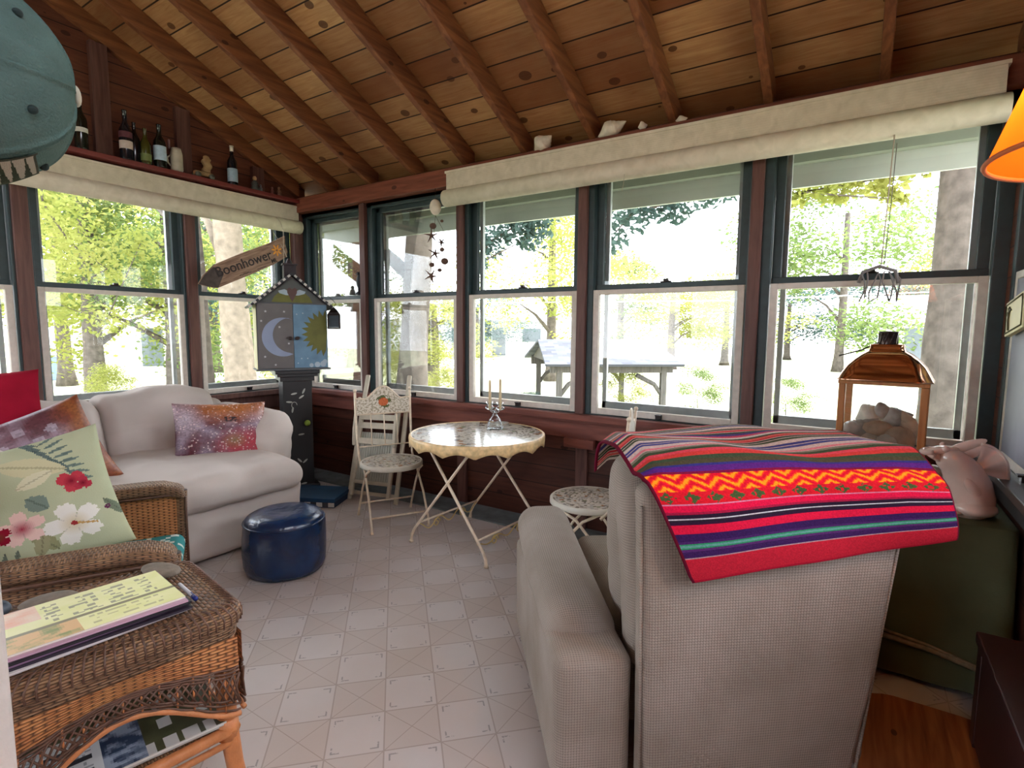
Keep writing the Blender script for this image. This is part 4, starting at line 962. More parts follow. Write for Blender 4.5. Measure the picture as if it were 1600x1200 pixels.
for i, lb in enumerate(('newspaper under the magazine on the lower shelf of the wicker table', 'magazine with a dark picture and grey lettering on the lower wicker shelf')):
    magazine(lb, (-1.72+.01*i, .60, .256+i*.010), R(-104), .46, .34, .010, mag_low, S(180, 178, 172), 'newspaper' if i == 0 else 'magazine')

# ------------------------------------------------------------------ wicker armchair: local +Y forward, x to its right
FA = math.atan2(.89, .46)-PI/2
wc = thing('wicker_armchair', 'brown wicker armchair at the left with floral and teal cushions', 'armchair', (-2.51, 1.135, 0), FA)
def rolled(pts, r_, nm, mtl, flat=.6): 
    mm = MB(); mm.tube(pts, r_, 14); return mm.build(nm, mtl, wc)
for sx in (-1, 1):
    x = sx*.465 if sx > 0 else -.43
    pts = [(x, -.72, .64), (x, -.5, .640), (x, -.25, .635), (x, -.06, .635), (x, .0, .615), (x, .02, .56)] if sx > 0 else [(x, -.72, .66), (x, -.4, .655), (x, -.1, .645), (x, -.01, .63), (x, .02, .56)]
    mm = MB(); mm.smooth = True
    def af2(p, x=x): 
        return Vector((p.x, p.y, p.z-.05*max(0, (p.y+.10))/.14*(max(0, p.y+.10)/.14)))
    mm.rbox((x-.062, -.75, .585), (x+.062, .03, .645), .03, n=12, fn=af2); mm.build('arm', wk1, wc)
    mm = MB(); mm.box((x-.022, -.72, .10), (x+.022, -.01, .59)); mm.build('side_panel', wk2 if sx < 0 else wk1, wc)
    mm = MB(); mm.tube([(x, .01, .59), (x, .005, .4), (x, .0, .2), (x, .01, .0)], [.03, .028, .028, .022], 12); mm.build('leg', wk1, wc)
    mm = MB(); mm.tube([(x, -.72, .59), (x, -.72, .0)], .025, 12); mm.build('leg', wk1, wc)
    mm = MB(); mm.tube([(x-sx*.05, -.70, .582), (x-sx*.05, -.02, .582), (x-sx*.03, .03, .56), (x-sx*.03, .03, .12)], .007, 6); mm.tube([(x+sx*.06, -.70, .582), (x+sx*.06, -.02, .578)], .007, 6); mm.build('braid_trim', strand, wc)
mm = MB(); mm.rbox((-.47, -.78, .35), (.47, -.70, .92), .03, n=10, fn=lambda p: Vector((p.x, p.y-.12*(p.z-.35), p.z))); mm.build('backrest', wk1, wc)
mm = MB(); mm.tube([(-.47, -.80, .84), (-.40, -.83, .915), (0, -.84, .94), (.40, -.83, .915), (.47, -.80, .84)], .035, 12); mm.build('top_roll', wk1, wc)
mm = MB(); mm.box((-.43, -.74, .26), (.46, -.005, .298)); mm.box((-.43, -.03, .14), (.46, .0, .27)); mm.build('seat_frame', wk2, wc)
def trellis(u, v):
    a_ = abs(math.sin(u*PI*7+math.sin(v*PI*14)*.6)); b_ = abs(math.sin(v*PI*7+math.sin(u*PI*14)*.6))
    return S(206, 216, 206) if min(a_, b_) < .22 else S(64, 140, 140)
mm = MB(); mm.rbox((-.39, -.66, .30), (.43, .02, .385), .04, n=30, fn=wr(.006, 5), col=lambda p: trellis(p[0]*1.3+3, p[1]*1.3+3+p[2]*1.3))
o = mm.build('seat_cushion', mat_vcol('printed_cotton', .85, .2, 250, .1)); o.location = wc.location+Vector((0, 0, .002)); o.rotation_euler = (0, 0, FA); tag(o, 'teal and white trellis patterned seat pad on the wicker armchair', 'cushion')
# floral pillow
def floral(u, v):
    c = lerp(S(168, 172, 138), S(186, 190, 158), fbm(u*4, v*4, 1))
    def pet(cx, cy, r_, ca, cb_, n_=5, rot=0, wd=.62):
        nonlocal c
        dx, dy = u-cx, (v-cy); d = math.hypot(dx, dy)/r_
        if d > 1.05: return
        a_ = math.atan2(dy, dx)+rot; k = abs(((a_/(2*PI)*n_) % 1)-.5)*2
        lim = (1-k**3*.55)*(1+.04*math.sin(a_*23))
        if d < lim: c = lerp(cb_, ca, min(1, d*1.7)); c = tuple(x*(1-.18*(k > .93)) for x in c)
    def leaf(cx, cy, L_, w_, an, col, vein=None):
        nonlocal c
        dx, dy = u-cx, v-cy; x = (dx*math.cos(an)+dy*math.sin(an))/L_; y = (-dx*math.sin(an)+dy*math.cos(an))/w_
        if 0 < x < 1 and abs(y) < math.sin(PI*x)**.8: c = tuple(k_*.7 for k_ in col) if abs(y) < .10 else col
    for k in range(8): leaf(.66+.02*k, .95-.045*k, .14, .012, R(150-6*k), S(92, 108, 104)); leaf(.66+.02*k, .95-.045*k, .13, .012, R(30-8*k), S(104, 120, 112))
    for k in range(7): leaf(.05+.055*k, .13+.0*k, .10, .013, R(120-8*k), S(110, 118, 104)); leaf(.05+.055*k, .13, .09, .012, R(-100+8*k), S(96, 108, 100))
    leaf(.78, .70, .40, .075, R(155), S(196, 190, 152)); leaf(.70, .72, .22, .05, R(200), S(206, 200, 168)); leaf(.02, .55, .22, .045, R(-30), S(170, 160, 120)); leaf(.04, .42, .10, .02, R(-80), S(70, 66, 54))
    leaf(.60, .12, .22, .05, R(120), S(140, 140, 104)); leaf(.62, .45, .15, .06, R(130), S(120, 136, 124)); leaf(.50, .10, .2, .04, R(75), S(150, 146, 112)); leaf(.92, .40, .2, .03, R(-60), S(110, 120, 100))
    pet(.78, .60, .085, S(186, 60, 72), S(120, 20, 40), 3, .6); pet(.84, .56, .055, S(170, 50, 66), S(110, 16, 36), 3, 1.7)
    pet(.46, .36, .125, S(226, 190, 180), S(160, 40, 66), 5, .3); pet(.34, .35, .07, S(140, 20, 42), S(110, 60, 40), 4, .2)
    pet(.72, .28, .165, S(226, 222, 212), S(206, 190, 150), 5, .1)
    dx, dy = u-.72, v-.28
    if abs(dy+dx*.35) < .008 and 0 < dx < .13: c = S(190, 150, 90)
    if math.hypot(dx, dy) < .018: c = S(150, 50, 50)
    if abs(math.hypot(u-.93, v-.33)-.012) < .007: c = S(96, 50, 80)
    return c
pillow('floral_pillow', 'sage green pillow with white and red hibiscus on the wicker armchair', 'pillow', .56, .50, .17, facing((-2.60, .665, .735), (.90, -.36, .28), roll=R(13)), mat_vcol('printed_cotton', .85, .2, 250, .1), floral, 4, n=110, back=S(176, 180, 146))

# ------------------------------------------------------------------ bottles and trinkets on the shelf above the left windows
SHZ = 2.651; SX = XL+.105
def bottle(label, y, h, r_, col, lab_c=None, cap_c=None, lab2=None, dx=0, rough=.12):
    t = thing('wine_bottle', label, 'bottle', (SX+dx, y, SHZ), 0, 'bottles on the shelf')
    mm = MB(); mm.lathe([(0, 0), (r_*.95, 0), (r_, .008), (r_, h*.56), (r_*.92, h*.62), (r_*.5, h*.72), (r_*.36, h*.78), (r_*.34, h*.97), (r_*.40, h*.975), (r_*.38, h), (0, h)], seg=24)
    gb = mm.build('glass_body', mat('bottle_'+col[0], col[1], rough, spec=.7), t)
    if lab_c:
        for (z0, z1, c_) in lab_c:
            mm = MB(); mm.lathe([(r_+.0008, z0*h), (r_+.0008, z1*h)], seg=24, cap0=False, cap1=False)
            mm.build('paper_label', mat('label_%02x%02x%02x' % c_, S(*c_), .7, var=.1, scale=60), gb)
    if cap_c:
        mm = MB(); mm.lathe([(r_*.37, h*.86), (r_*.37, h*.975), (r_*.43, h*.98), (r_*.41, h+.001), (0, h+.001)], seg=18, cap0=False); mm.build('foil_cap', mat('foil_%02x%02x%02x' % cap_c, S(*cap_c), .4), t)
    return t
dkg = ('dark_green', S(20, 26, 22)); olv = ('olive', S(62, 62, 22)); blu = ('blue_black', S(14, 18, 28))
bottle('dark bottle with a white label nearest the hanging cap', 1.64, .35, .040, dkg, [(.33, .42, (206, 204, 196))], (120, 110, 104))
bottle('tall black bottle with a small square picture label, first of the four bottles together', 1.915, .36, .042, blu, [(.22, .38, (196, 180, 170)), (.44, .56, (92, 44, 52))])
bottle('shorter black bottle tucked behind the tall picture-label bottle', 1.985, .30, .036, blu, None, None, dx=-.03)
bottle('olive green glass bottle between the black bottle and the blue-labelled one', 2.045, .27, .036, olv, [(.10, .30, (110, 122, 70))])
bottle('dark bottle with a large pale blue label beside the olive bottle', 2.145, .33, .043, dkg, [(.17, .50, (170, 190, 206))])
bottle('lone dark bottle with a blue label and a cream cap', 2.72, .33, .040, blu, [(.08, .42, (150, 172, 186))], (216, 208, 190))
mg = thing('mug', 'cream speckled stoneware cup beside the blue-labelled bottle', 'cup', (SX, 2.265, SHZ), 0)
mm = MB(); mm.lathe([(0, 0), (.038, 0), (.044, .02), (.043, .14), (.036, .17), (.034, .185), (.030, .185), (.032, .16), (.0, .15)], seg=24); mm.build('body', mat('stoneware', S(176, 166, 148), .6, var=.15, scale=20), mg)
mm = MB(); mm.tube([(0, -.04, .04), (0, -.065, .06), (0, -.068, .10), (0, -.04, .125)], .006, 8); mm.build('handle', mat('stoneware', S(176, 166, 148), .6), mg)
sh = thing('wooden_toy_car', 'small wooden toy with wheels and a carved figure on the shelf', 'toy', (SX, 2.47, SHZ+.018), R(90))
wdt = mat('pale_toy_wood', S(156, 124, 84), .6, var=.25, scale=25)
mm = MB(); mm.rbox((-.075, -.022, .0), (.075, .022, .035), .01, n=4); chs = mm.build('chassis', wdt, sh)
for sx in (-1, 1):
    for sy in (-1, 1):
        mm = MB(); mm.cyl((sx*.055, sy*.022, .004), (sx*.055, sy*.034, .004), .022, seg=18); mm.build('wheel', mat('toy_wheel', S(96, 96, 84), .6), chs)
mm = MB(); mm.rbox((.0, -.02, .035), (.065, .02, .15), .014, n=6, fn=lambda p: Vector((p.x+.010*math.sin(p.z*90), p.y*(1+.2*math.sin(p.z*70)), p.z))); mm.ellipsoid((.03, 0, .155), (.026, .022, .02)); mm.build('carved_figure', wdt, sh)
mm = MB(); mm.rbox((-.012, -.0, 0), (.012, .012, .07), .003, n=3); tag(mm.build('wall_plaque', mat('plaque_pink', S(160, 130, 128), .6), loc=(XL+.003, 2.255, SHZ+.20)), 'tiny pale plaque fixed to the gable above the cup', 'plaque')
fg = mat('figurine_mixed', S(120, 104, 92), .5, var=.5, scale=40)
for i, (y, h, lb) in enumerate(((2.93, .13, 'slim figurine with a pale head on the shelf past the last bottle'), (2.985, .07, 'small grey and white figurine beside the pale-headed one'), (3.10, .075, 'little reddish brown figurine near the corner end of the shelf'), (3.17, .09, 'brown figurine nearest the corner on the shelf'))):
    t = thing('figurine', lb, 'figurine', (SX-.01, y, SHZ), 0, 'figurines on the shelf')
    mm = MB(); mm.lathe([(0, 0), (h*.28, 0), (h*.30, h*.1), (h*.2, h*.35), (h*.24, h*.5), (h*.12, h*.68), (h*.08, h*.72)], seg=16); mm.build('body', mat('figurine_body_%d' % i, [S(70, 74, 70), S(120, 122, 122), S(104, 56, 48), S(110, 72, 54)][i], .5, var=.3, scale=50), t)
    mm = MB(); mm.ellipsoid((0, 0, h*.85), (h*.14, h*.14, h*.16), seg=12, rg=8); mm.build('head', mat('figurine_head_%d' % i, [S(176, 140, 96), S(150, 150, 146), S(120, 80, 70), S(150, 110, 80)][i], .5), t)

# shells
shell_m = mat('shell_cream', S(222, 212, 192), .45, var=.12, scale=25, bump=.3, bscale=60)
shell_p = mat('shell_tan', S(212, 182, 150), .45, var=.25, scale=18, bump=.4, bscale=50)
shell_g = mat('shell_grey', S(182, 172, 160), .5, var=.25, scale=20, bump=.4, bscale=40)
def whelk(L_, r_, turns=4.5, ribs=9, n1=46, seg=20):
    """spiral shell: wide body whorl with a pointed spire"""
    mm = MB(); mm.smooth = True
    def f(u, v):
        z = (u-.5)*L_; a_ = 2*PI*v
        prof = (math.sin(PI*min(1, u**.75))**.8)*(1 if u < .62 else 1)
        spire = max(0, (u-.55)/.45)
        rr_ = r_*prof*(1-.35*spire)+r_*.10*abs(math.sin(u*PI*turns*2+a_*.5))*(spire > 0)*(1-spire)
        rr_ *= 1+.10*math.cos(a_*1.0-u*9)+.05*abs(math.sin(a_*ribs/2))*(u > .35)*(u < .7)
        if u < .35: rr_ *= (.35+.65*(u/.35))
        return Vector((rr_*math.cos(a_)*1.05, rr_*math.sin(a_), z))
    mm.grid(f, n1, seg, L_, .1)
    return mm
def put(mm, name, mt, label, loc, rot, cat='shell', grp=None):
    o = mm.build(name, mt, loc=loc); o.rotation_euler = rot; return tag(o, label, cat, grp)
BZ = 2.668
put(whelk(.17, .058), 'whelk_shell', shell_m, 'largest cream whelk shell, leftmost on the header beam', (-1.93, YB-.045, BZ+.045), (0, R(62), R(-8)), grp='shells on the header beam')
put(whelk(.20, .05), 'whelk_shell', shell_m, 'long cream whelk with a raised spire, second on the header beam', (-1.42, YB-.045, BZ+.047), (0, R(70), R(5)), grp='shells on the header beam')
put(whelk(.06, .026), 'whelk_shell', shell_m, 'smallest blunt shell, third on the header beam', (-1.215, YB-.045, BZ+.026), (0, R(80), R(20)), grp='shells on the header beam')
put(whelk(.075, .02), 'whelk_shell', shell_m, 'small flat oval shell, rightmost on the header beam', (-.975, YB-.045, BZ+.019), (0, R(88), R(0)), grp='shells on the header beam')

# ------------------------------------------------------------------ driftwood name sign
sg = bpy.data.objects.new('name_sign', None); COL.objects.link(sg)
p_l = Vector((XL+.10, 2.38, 1.815)); p_r = Vector((XL+.10, 3.25, 2.18))
xx = (p_r-p_l).normalized(); zz_ = Vector((1, 0, 0)); yy_ = zz_.cross(xx).normalized(); Lg = (p_r-p_l).length
sg.matrix_world = frame_m((p_l+p_r)/2, xx, yy_, xx.cross(yy_)); tag(sg, 'tilted driftwood sign with lettering and an orange flower', 'sign')
dw = mat_wood('driftwood', S(112, 84, 68), S(168, 138, 116), axis=0, rough=.85, scale=14, knots=False)
out = [(-.47, -.03), (-.36, -.105), (-.33, -.112), (.0, -.10), (.25, -.085), (.40, -.06), (.435, -.02), (.44, .06), (.47, .125), (.30, .105), (.0, .095), (-.28, .075), (-.40, .02)]
out = [(x*Lg/.93, y) for x, y in out]
mm = MB(); mm.prism(out, -.012, .008); mm.cur = 1
mm.prism([(-.47*Lg/.93, -.03), (-.40*Lg/.93, -.08), (-.33*Lg/.93, -.112), (-.24, -.02), (-.30, .06), (-.40*Lg/.93, .02)], .008, .0086)
plk = mm.build('plank', [dw, mat('charred_end', S(74, 64, 60), .9, var=.25, scale=30)], sg, bevel=.002)
ink = mat('burnt_ink', S(44, 34, 30), .8)
text_mesh('Boonhower', .118, .0006, 'lettering', ink, plk, Matrix.Translation((-.02, -.03, .0095)))
text_mesh('MI.', .05, .0006, 'lettering', ink, plk, Matrix.Translation((.27, -.07, .010)))
mm = MB()
for (x, w_) in ((-.05, .12), (.12, .09)): mm.tube([(x-w_/2+w_*i/8, -.078+.003*math.sin(i*2.4), .010) for i in range(9)], .0025, 4)
mm.build('small_lettering', ink, plk)
mm = MB()
for k in range(7):
    a_ = 2*PI*k/7; mm.ellipsoid((.335+.032*math.cos(a_), .025+.032*math.sin(a_), .0095), (.024, .009, .002), Matrix.Rotation(a_, 4, 'Z'), 10, 6)
mm.build('painted_flower', mat('flower_orange', S(226, 150, 40), .6), plk)
mm = MB(); mm.tube([(.40, .11, .0), (.405, .0, .014), (.41, -.06, .012)], .0035, 6); mm.tube([(.40, .11, 0), (.36, .26, -.01), (.33, .40, -.02)], .002, 5); mm.build('hanging_string', mat('cord_tan', S(190, 176, 158), .8), sg)

# ------------------------------------------------------------------ starfish mobile, sash figurines, cord hank, palm plaque
mo = thing('starfish_mobile', 'hanging mobile of brown starfish under a pale oval shell', 'mobile', (-2.85, 3.30, 1.80), R(40))
brn = mat('starfish_brown', S(96, 72, 60), .8, var=.3, scale=40)
def starfish(mm, c, r_, rot, tilt):
    M_ = Mt(c, rx=R(90)+tilt, rz=0) @ Matrix.Rotation(rot, 4, 'Z')
    for k in range(5):
        a_ = 2*PI*k/5; pts = [M_ @ Vector((r_*q*math.cos(a_+.12*q), r_*q*math.sin(a_+.12*q), .006*(1-q))) for q in (0, .3, .6, .85, 1)]
        mm.tube(pts, [r_*.24, r_*.20, r_*.13, r_*.08, r_*.03], 8, flat=.6)
mm = MB(); mm.ellipsoid((.0, 0, .575), (.045, .03, .062), seg=18); mm.build('top_shell', mat('shell_cream', S(206, 196, 172), .45), mo)
mm = MB(); mm.tube([(0, 0, .64), (0, 0, .72)], .0015, 4); mm.tube([(0, 0, .51), (-.02, 0, .3), (-.01, 0, .05)], .0015, 4); mm.tube([(0, 0, .51), (.06, 0, .4), (.05, 0, .2)], .0015, 4); mm.build('string', brn, mo)
for i, (x, z_, r_) in enumerate(((-.03, .355, .062), (-.005, .22, .058), (-.035, .045, .062), (.045, .31, .045))):
    mm = MB(); starfish(mm, (x, 0, z_), r_, .3+i, R(10*i)); mm.build('starfish', brn, mo)
for (x, z_, r_) in ((-.02, .43, .03), (.05, .25, .022), (.07, .16, .034), (-.03, .13, .024), (.03, .09, .02), (.05, .47, .014)):
    mm = MB(); mm.ellipsoid((x, 0, z_), (r_*.9, r_*.5, r_*.8), seg=12, rg=8); mm.build('small_shell', brn, mo)
dkf = mat('dark_figurine', S(48, 52, 58), .6, var=.2)
t = thing('figurine', 'tall dark standing bird figurine on the sash of the corner window', 'figurine', (-3.895, YB+.02, ZR+.0345))
mm = MB(); mm.lathe([(0, 0), (.035, 0), (.03, .02), (.012, .03), (.012, .06)], seg=14); mm.build('base', dkf, t)
mm = MB(); mm.ellipsoid((0, 0, .12), (.028, .022, .065)); mm.ellipsoid((-.008, 0, .19), (.017, .015, .02)); mm.lathe([(.008, 0), (.001, .035)], Mt((-.022, 0, .19), ry=R(-95)), 8); mm.build('bird', dkf, t)
t = thing('figurine', 'small grey seated figurine left of the tall bird figurine', 'figurine', (-3.985, YB+.02, ZR+.0345))
mm = MB(); mm.lathe([(0, 0), (.03, 0), (.028, .02), (.022, .045), (.01, .055)], seg=14); mm.ellipsoid((0, 0, .068), (.016, .016, .018)); mm.build('body', mat('grey_figurine', S(96, 96, 92), .6), t)
hk = thing('cord_hank', 'looped grey wire and cord hank hanging at the sash latch above the lantern', 'cord', (.065, YB-.03, 1.57))
mm = MB(); gw = mat('grey_cord', S(132, 126, 122), .7)
for k in (0, 2, 4, 5):
    x = -.075+k*.028; pts = [(x*.8, 0, .165)]+[(x+.02*math.sin(i*1.1+k), -.01+.008*math.sin(k+i), .16-.05*i) for i in range(4)]
    pts += [(x+.02, -.012, .03), (x+.03, 0, .12), (x*.8+.01, 0, .165)]; mm.tube(pts, .004, 5)
mm.tube([(-.085, 0, .11), (-.07, 0, .165), (.0, -.01, .19), (.07, 0, .165), (.085, 0, .10)], .009, 8); mm.build('coil', gw, hk)
mm = MB(); mm.tube([(.02, .01, .19), (.03, 0, .5), (.035, -.02, .79)], .002, 4); mm.build('hanging_line', gw, hk)
pp = bpy.data.objects.new('palm_plaque', None); COL.objects.link(pp)
pp.matrix_world = frame_m((XR-.018, 3.06, 1.50), Vector((0, -1, 0)), Vector((0, 0, 1)), Vector((-1, 0, 0))) @ Matrix.Rotation(R(8), 4, 'Z')
tag(pp, 'cream wooden plaque with a carved palm tree on the right wall', 'plaque')
mm = MB(); mm.box((-.15, -.075, -.012), (.15, .075, .010)); mm.build('board', mat('plaque_cream', S(206, 196, 150), .6, var=.08), pp, bevel=.003)
pk = mat('plaque_olive_line', S(84, 82, 52), .7)
mm = MB(); mm.tube([(-.135, -.062, .0115), (.135, -.062, .0115), (.135, .062, .0115), (-.135, .062, .0115)], .0035, 5, closed=True); mm.build('border_line', pk, pp)
mm = MB(); mm.tube([(-.075, -.055, .0115), (-.085, -.01, .0115), (-.075, .02, .0115)], .006, 6)
for a_ in (20, 75, 130, 180, 230): mm.tube([(-.075, .02, .0115), (-.075+.022*math.cos(R(a_)), .02+.022*math.sin(R(a_))+.005, .0115), (-.075+.042*math.cos(R(a_)), .02+.034*math.sin(R(a_))-.008, .0115)], [.005, .005, .001], 6)
mm.build('palm_tree', pk, pp)

# ------------------------------------------------------------------ cloth-covered table, shell lantern, shells, ceramic fish
olive = mat('olive_cloth', S(84, 88, 66), .95, var=.15, scale=5, bump=.2, bscale=180, spec=.1)
TY0, TY1, TX0, TX1, TT = 2.62, 3.30, -.13, .545, .69
ct = thing('covered_table', 'low table draped to the floor in olive cloth under the lantern', 'table', ((TX0+TX1)/2, (TY0+TY1)/2, 0))
hx, hy = (TX1-TX0)/2, (TY1-TY0)/2
mm = MB(); mm.box((-hx+.01, -hy+.01, TT-.03), (hx-.01, hy-.01, TT-.006)); mm.build('table_board', plank_m, ct)
for sx in (-1, 1):
    for sy in (-1, 1): mm = MB(); mm.box((sx*(hx-.05)-.02, sy*(hy-.05)-.02, 0), (sx*(hx-.05)+.02, sy*(hy-.05)+.02, TT-.03)); mm.build('leg', plank_m, ct)
def drape(z0, z1, o_, amp=.010):
    out_ = []
    for k in range(7):
        z_ = z1+(z0-z1)*k/6; P = resample(rr_path(hx+o_+.015*k/6, hy+o_+.015*k/6, .03), 120)
        out_.append([(x*(1+amp*k/6*math.sin(i*.7)), y*(1+amp*k/6*math.cos(i*.7)), z_) for i, (x, y) in enumerate(P)])
    return out_
mm = MB(); mm.smooth = True; rg = drape(.03, TT, 0); rg = [[(x*.98, y*.98, TT+.002) for x, y, z_ in rg[0]]]+rg; mm.rings(rg, cap0=True, cap1=False); mm.build('tablecloth', olive, ct)
mm = MB(); mm.tube([(-hx-.02, -hy-.022, .20), (-.1, -hy-.03, .19), (.1, -hy-.022, .17), (hx+.005, -hy-.026, .12)], .011, 6); mm.tube([(-hx-.02, -hy-.022, .235), (-.1, -hy-.03, .215), (.1, -hy-.022, .185), (hx+.005, -hy-.026, .125)], .006, 6); mm.tube([(hx+.005, -hy-.028, .12), (hx-.03, -hy-.026, .25)], .007, 6)
mm.build('braid_trim', mat('tan_braid', S(132, 118, 96), .9, var=.3, scale=40), ct)
ln = thing('shell_lantern', 'wooden lantern with a domed copper roof holding shells, on the draped table', 'lantern', (.115, 3.07, TT+.003), R(-6))
lw = mat_wood('lantern_wood', S(158, 98, 56), S(194, 136, 82), axis=2, rough=.5, knots=False)
LH = .49
for sx in (-1, 1):
    for sy in (-1, 1): mm = MB(); mm.box((sx*.155-.014, sy*.13-.014, 0.02), (sx*.155+.014, sy*.13+.014, LH)); mm.build('post', lw, ln, bevel=.003)
mm = MB(); mm.box((-.175, -.15, 0), (.175, .15, .022)); mm.build('base', lw, ln, bevel=.003)
mm = MB(); mm.box((-.172, -.147, LH), (.172, .147, LH+.018))
mm.build('top_board', lw, ln, bevel=.003)
mm = MB()
for sx, sy in ((0, -1), (0, 1)): mm.box((-.14, sy*.13-.002, .022), (.14, sy*.13+.002, LH))
for o_ in (mm.build('glass_pane', mat_glass('lantern_glass', (.96, .97, .97), .06), ln),): pass
cop = mat('polished_copper', S(222, 172, 138), .10, 1.0, var=.15, scale=4)
prf = [(.185, 0), (.180, .006), (.168, .03), (.150, .065), (.125, .095), (.10, .118), (.085, .128), (.072, .134), (.066, .15), (.066, .165), (.03, .168), (0, .168)]
mm = MB(); mm.smooth = True
rg = []
for (r_, z_) in prf:
    P = resample(rr_path(max(.004, r_*1.0), max(.004, r_*.86), max(.002, r_*.28)), 72) if r_ > 0 else [(0, 0)]*72
    rg.append([(x, y, LH+.018+z_) for x, y in P])
mm.rings(rg, cap0=True, cap1=True); mm.build('copper_roof', cop, ln)
mm = MB(); mm.lathe([(.036, LH+.185), (.036, LH+.235), (.040, LH+.238), (.040, LH+.243), (.0, LH+.245)], seg=20, cap0=False)
for k in range(10): a_ = 2*PI*k/10; mm.tube([(.037*math.cos(a_), .037*math.sin(a_), LH+.185), (.037*math.cos(a_+.3), .037*math.sin(a_+.3), LH+.236)], .003, 5)
mm.build('chimney_crown', mat('pierced_crown', S(70, 62, 60), .3, .8), ln)
mm = MB(); mm.tube([(.03, 0, LH+.24), (-.02, 0, LH+.20), (-.10, -.02, LH+.155), (-.19, -.03, LH+.125)], .004, 6); mm.build('wire_handle', iron_m, ln)
rng = random.Random(4)
def inl(x, y, z_):
    z_ += .06 # lantern local -> world
    a_ = R(-6); return (.115+x*math.cos(a_)-y*math.sin(a_), 3.07+x*math.sin(a_)+y*math.cos(a_), TT+.003+z_)
SHL = [
 ('slender tan auger shell leaning on the right post in the lantern', 'w', .15, .032, (.105, -.04, .25), (R(10), R(-25), 0), shell_p),
 ('broad cream whelk at the upper left of the lantern pile', 'w', .15, .05, (-.045, .02, .275), (0, R(65), R(-15)), shell_m),
 ('small cream clam in the front middle of the lantern', 'e', .05, .04, (.03, -.095, .165), (0, R(-20), R(-10)), shell_m),
 ('small tan clam low in the front left of the lantern', 'e', .045, .035, (-.07, -.095, .13), (0, R(15), R(10)), shell_p),
 ('long grey-brown whelk slanting up the left side inside the lantern', 'w', .20, .055, (-.085, -.04, .20), (0, R(50), R(10)), shell_g),
 ('oval tan cockle in the middle of the lantern shells', 'e', .062, .035, (-.01, -.07, .225), (0, 0, R(10)), shell_p),
 ('round golden scallop at the right inside the lantern', 'e', .062, .058, (.075, -.07, .185), (R(15), R(20), 0), shell_p),
 ('round golden scallop just under the first at the right', 'e', .055, .048, (.08, -.085, .125), (R(10), R(10), 0), shell_p),
 ('cream branching coral piece low in the lantern', 'w', .16, .04, (-.03, -.08, .155), (0, R(88), R(5)), shell_m),
 ('pointed tan conch at the bottom of the lantern', 'w', .15, .05, (.005, -.07, .10), (0, R(10), R(40)), shell_p),
 ('pale shell deep in the left corner of the lantern', 'w', .14, .045, (-.09, -.06, .09), (0, R(80), R(60)), shell_m),
 ('brown murex shell on top at the right inside the lantern', 'w', .13, .05, (.06, .0, .27), (R(20), R(70), R(30)), shell_g),
 ('grey curled shell crowning the pile in the lantern', 'w', .10, .035, (.0, .0, .30), (R(10), R(85), R(-20)), shell_g),
 ('cream shell at the bottom right of the lantern', 'w', .12, .045, (.09, .02, .07), (0, R(80), R(100)), shell_m),
 ('tan shell at the bottom middle of the lantern', 'e', .08, .05, (.0, .02, .075), (0, 0, R(30)), shell_p),
 ('grey-white shell at the back of the pile in the lantern', 'e', .08, .06, (-.03, .05, .17), (0, 0, R(60)), shell_g)]
for lb, ty, L_, r_, p_, ro, mt_ in SHL:
    if ty == 'w': q = whelk(L_, r_)
    else:
        q = MB(); q.ellipsoid((0, 0, 0), (L_, r_*.8, r_), seg=26, rg=14, fn=lambda p: p*(1+.05*math.sin(math.atan2(p.z, p.x)*14)))
    put(q, 'seashell', mt_, lb, inl(*p_), ro, grp='shells in the lantern')
for lb, L_, r_, p_, ro, mt_ in (('grey and tan cone shell on the window side of the lantern', .16, .045, (.355, 3.20, .835-.09), (0, R(85), R(10)), shell_g), ('pale shell lying between lantern and ceramic fish', .13, .05, (.325, 2.98, TT+.055), (0, R(80), R(-30)), shell_p), ('tan shell against the front right post of the lantern', .12, .045, (.34, 2.86, TT+.05), (0, R(85), R(40)), shell_p), ('white shell in front of the lantern base', .14, .045, (.08, 2.80, TT+.05), (0, R(88), R(15)), shell_m)):
    put(whelk(L_, r_), 'seashell', mt_, lb, p_, ro, grp='loose shells on the draped table')
fs = thing('ceramic_fish', 'glossy pinkish cream ceramic fish rearing upward with open mouth', 'figurine', (.365, 2.78, TT+.004), R(0))
fm = mat('glazed_pink_ceramic', S(228, 204, 190), .12, var=.12, scale=7, spec=.7, bump=.1, bscale=30)
def fish_ring(c, rx_, ry_, ax, n_=28, f=None):
    a_ = Vector(ax).normalized(); u = Vector((0, 1, 0)); w_ = a_.cross(u).normalized()
    out_ = []
    for j in range(n_):
        t_ = 2*PI*j/n_; k_ = f(t_) if f else 1; out_.append(Vector(c)+w_*rx_*math.cos(t_)*k_+u*ry_*math.sin(t_)*k_)
    return out_
mm = MB(); mm.smooth = True
spine = [((.045, 0, .0), .070, .080, (-.1, 0, 1)), ((.05, 0, .03), .084, .085, (0, 0, 1)), ((.05, 0, .08), .082, .085, (-.05, 0, 1)), ((.04, 0, .13), .076, .08, (-.2, 0, 1)), ((.02, 0, .175), .066, .072, (-.45, 0, 1)), ((-.005, 0, .205), .056, .064, (-.8, 0, 1)), ((-.03, 0, .222), .050, .058, (-1, 0, .8)), ((-.05, 0, .232), .036, .05, (-1, 0, .6)), ((-.055, 0, .234), .01, .02, (-1, 0, .5))]
mm.rings([fish_ring(c, a_, b_, d_, f=lambda t_: 1+.05*math.cos(3*t_)) for c, a_, b_, d_ in spine]); mm.build('body', fm, fs)
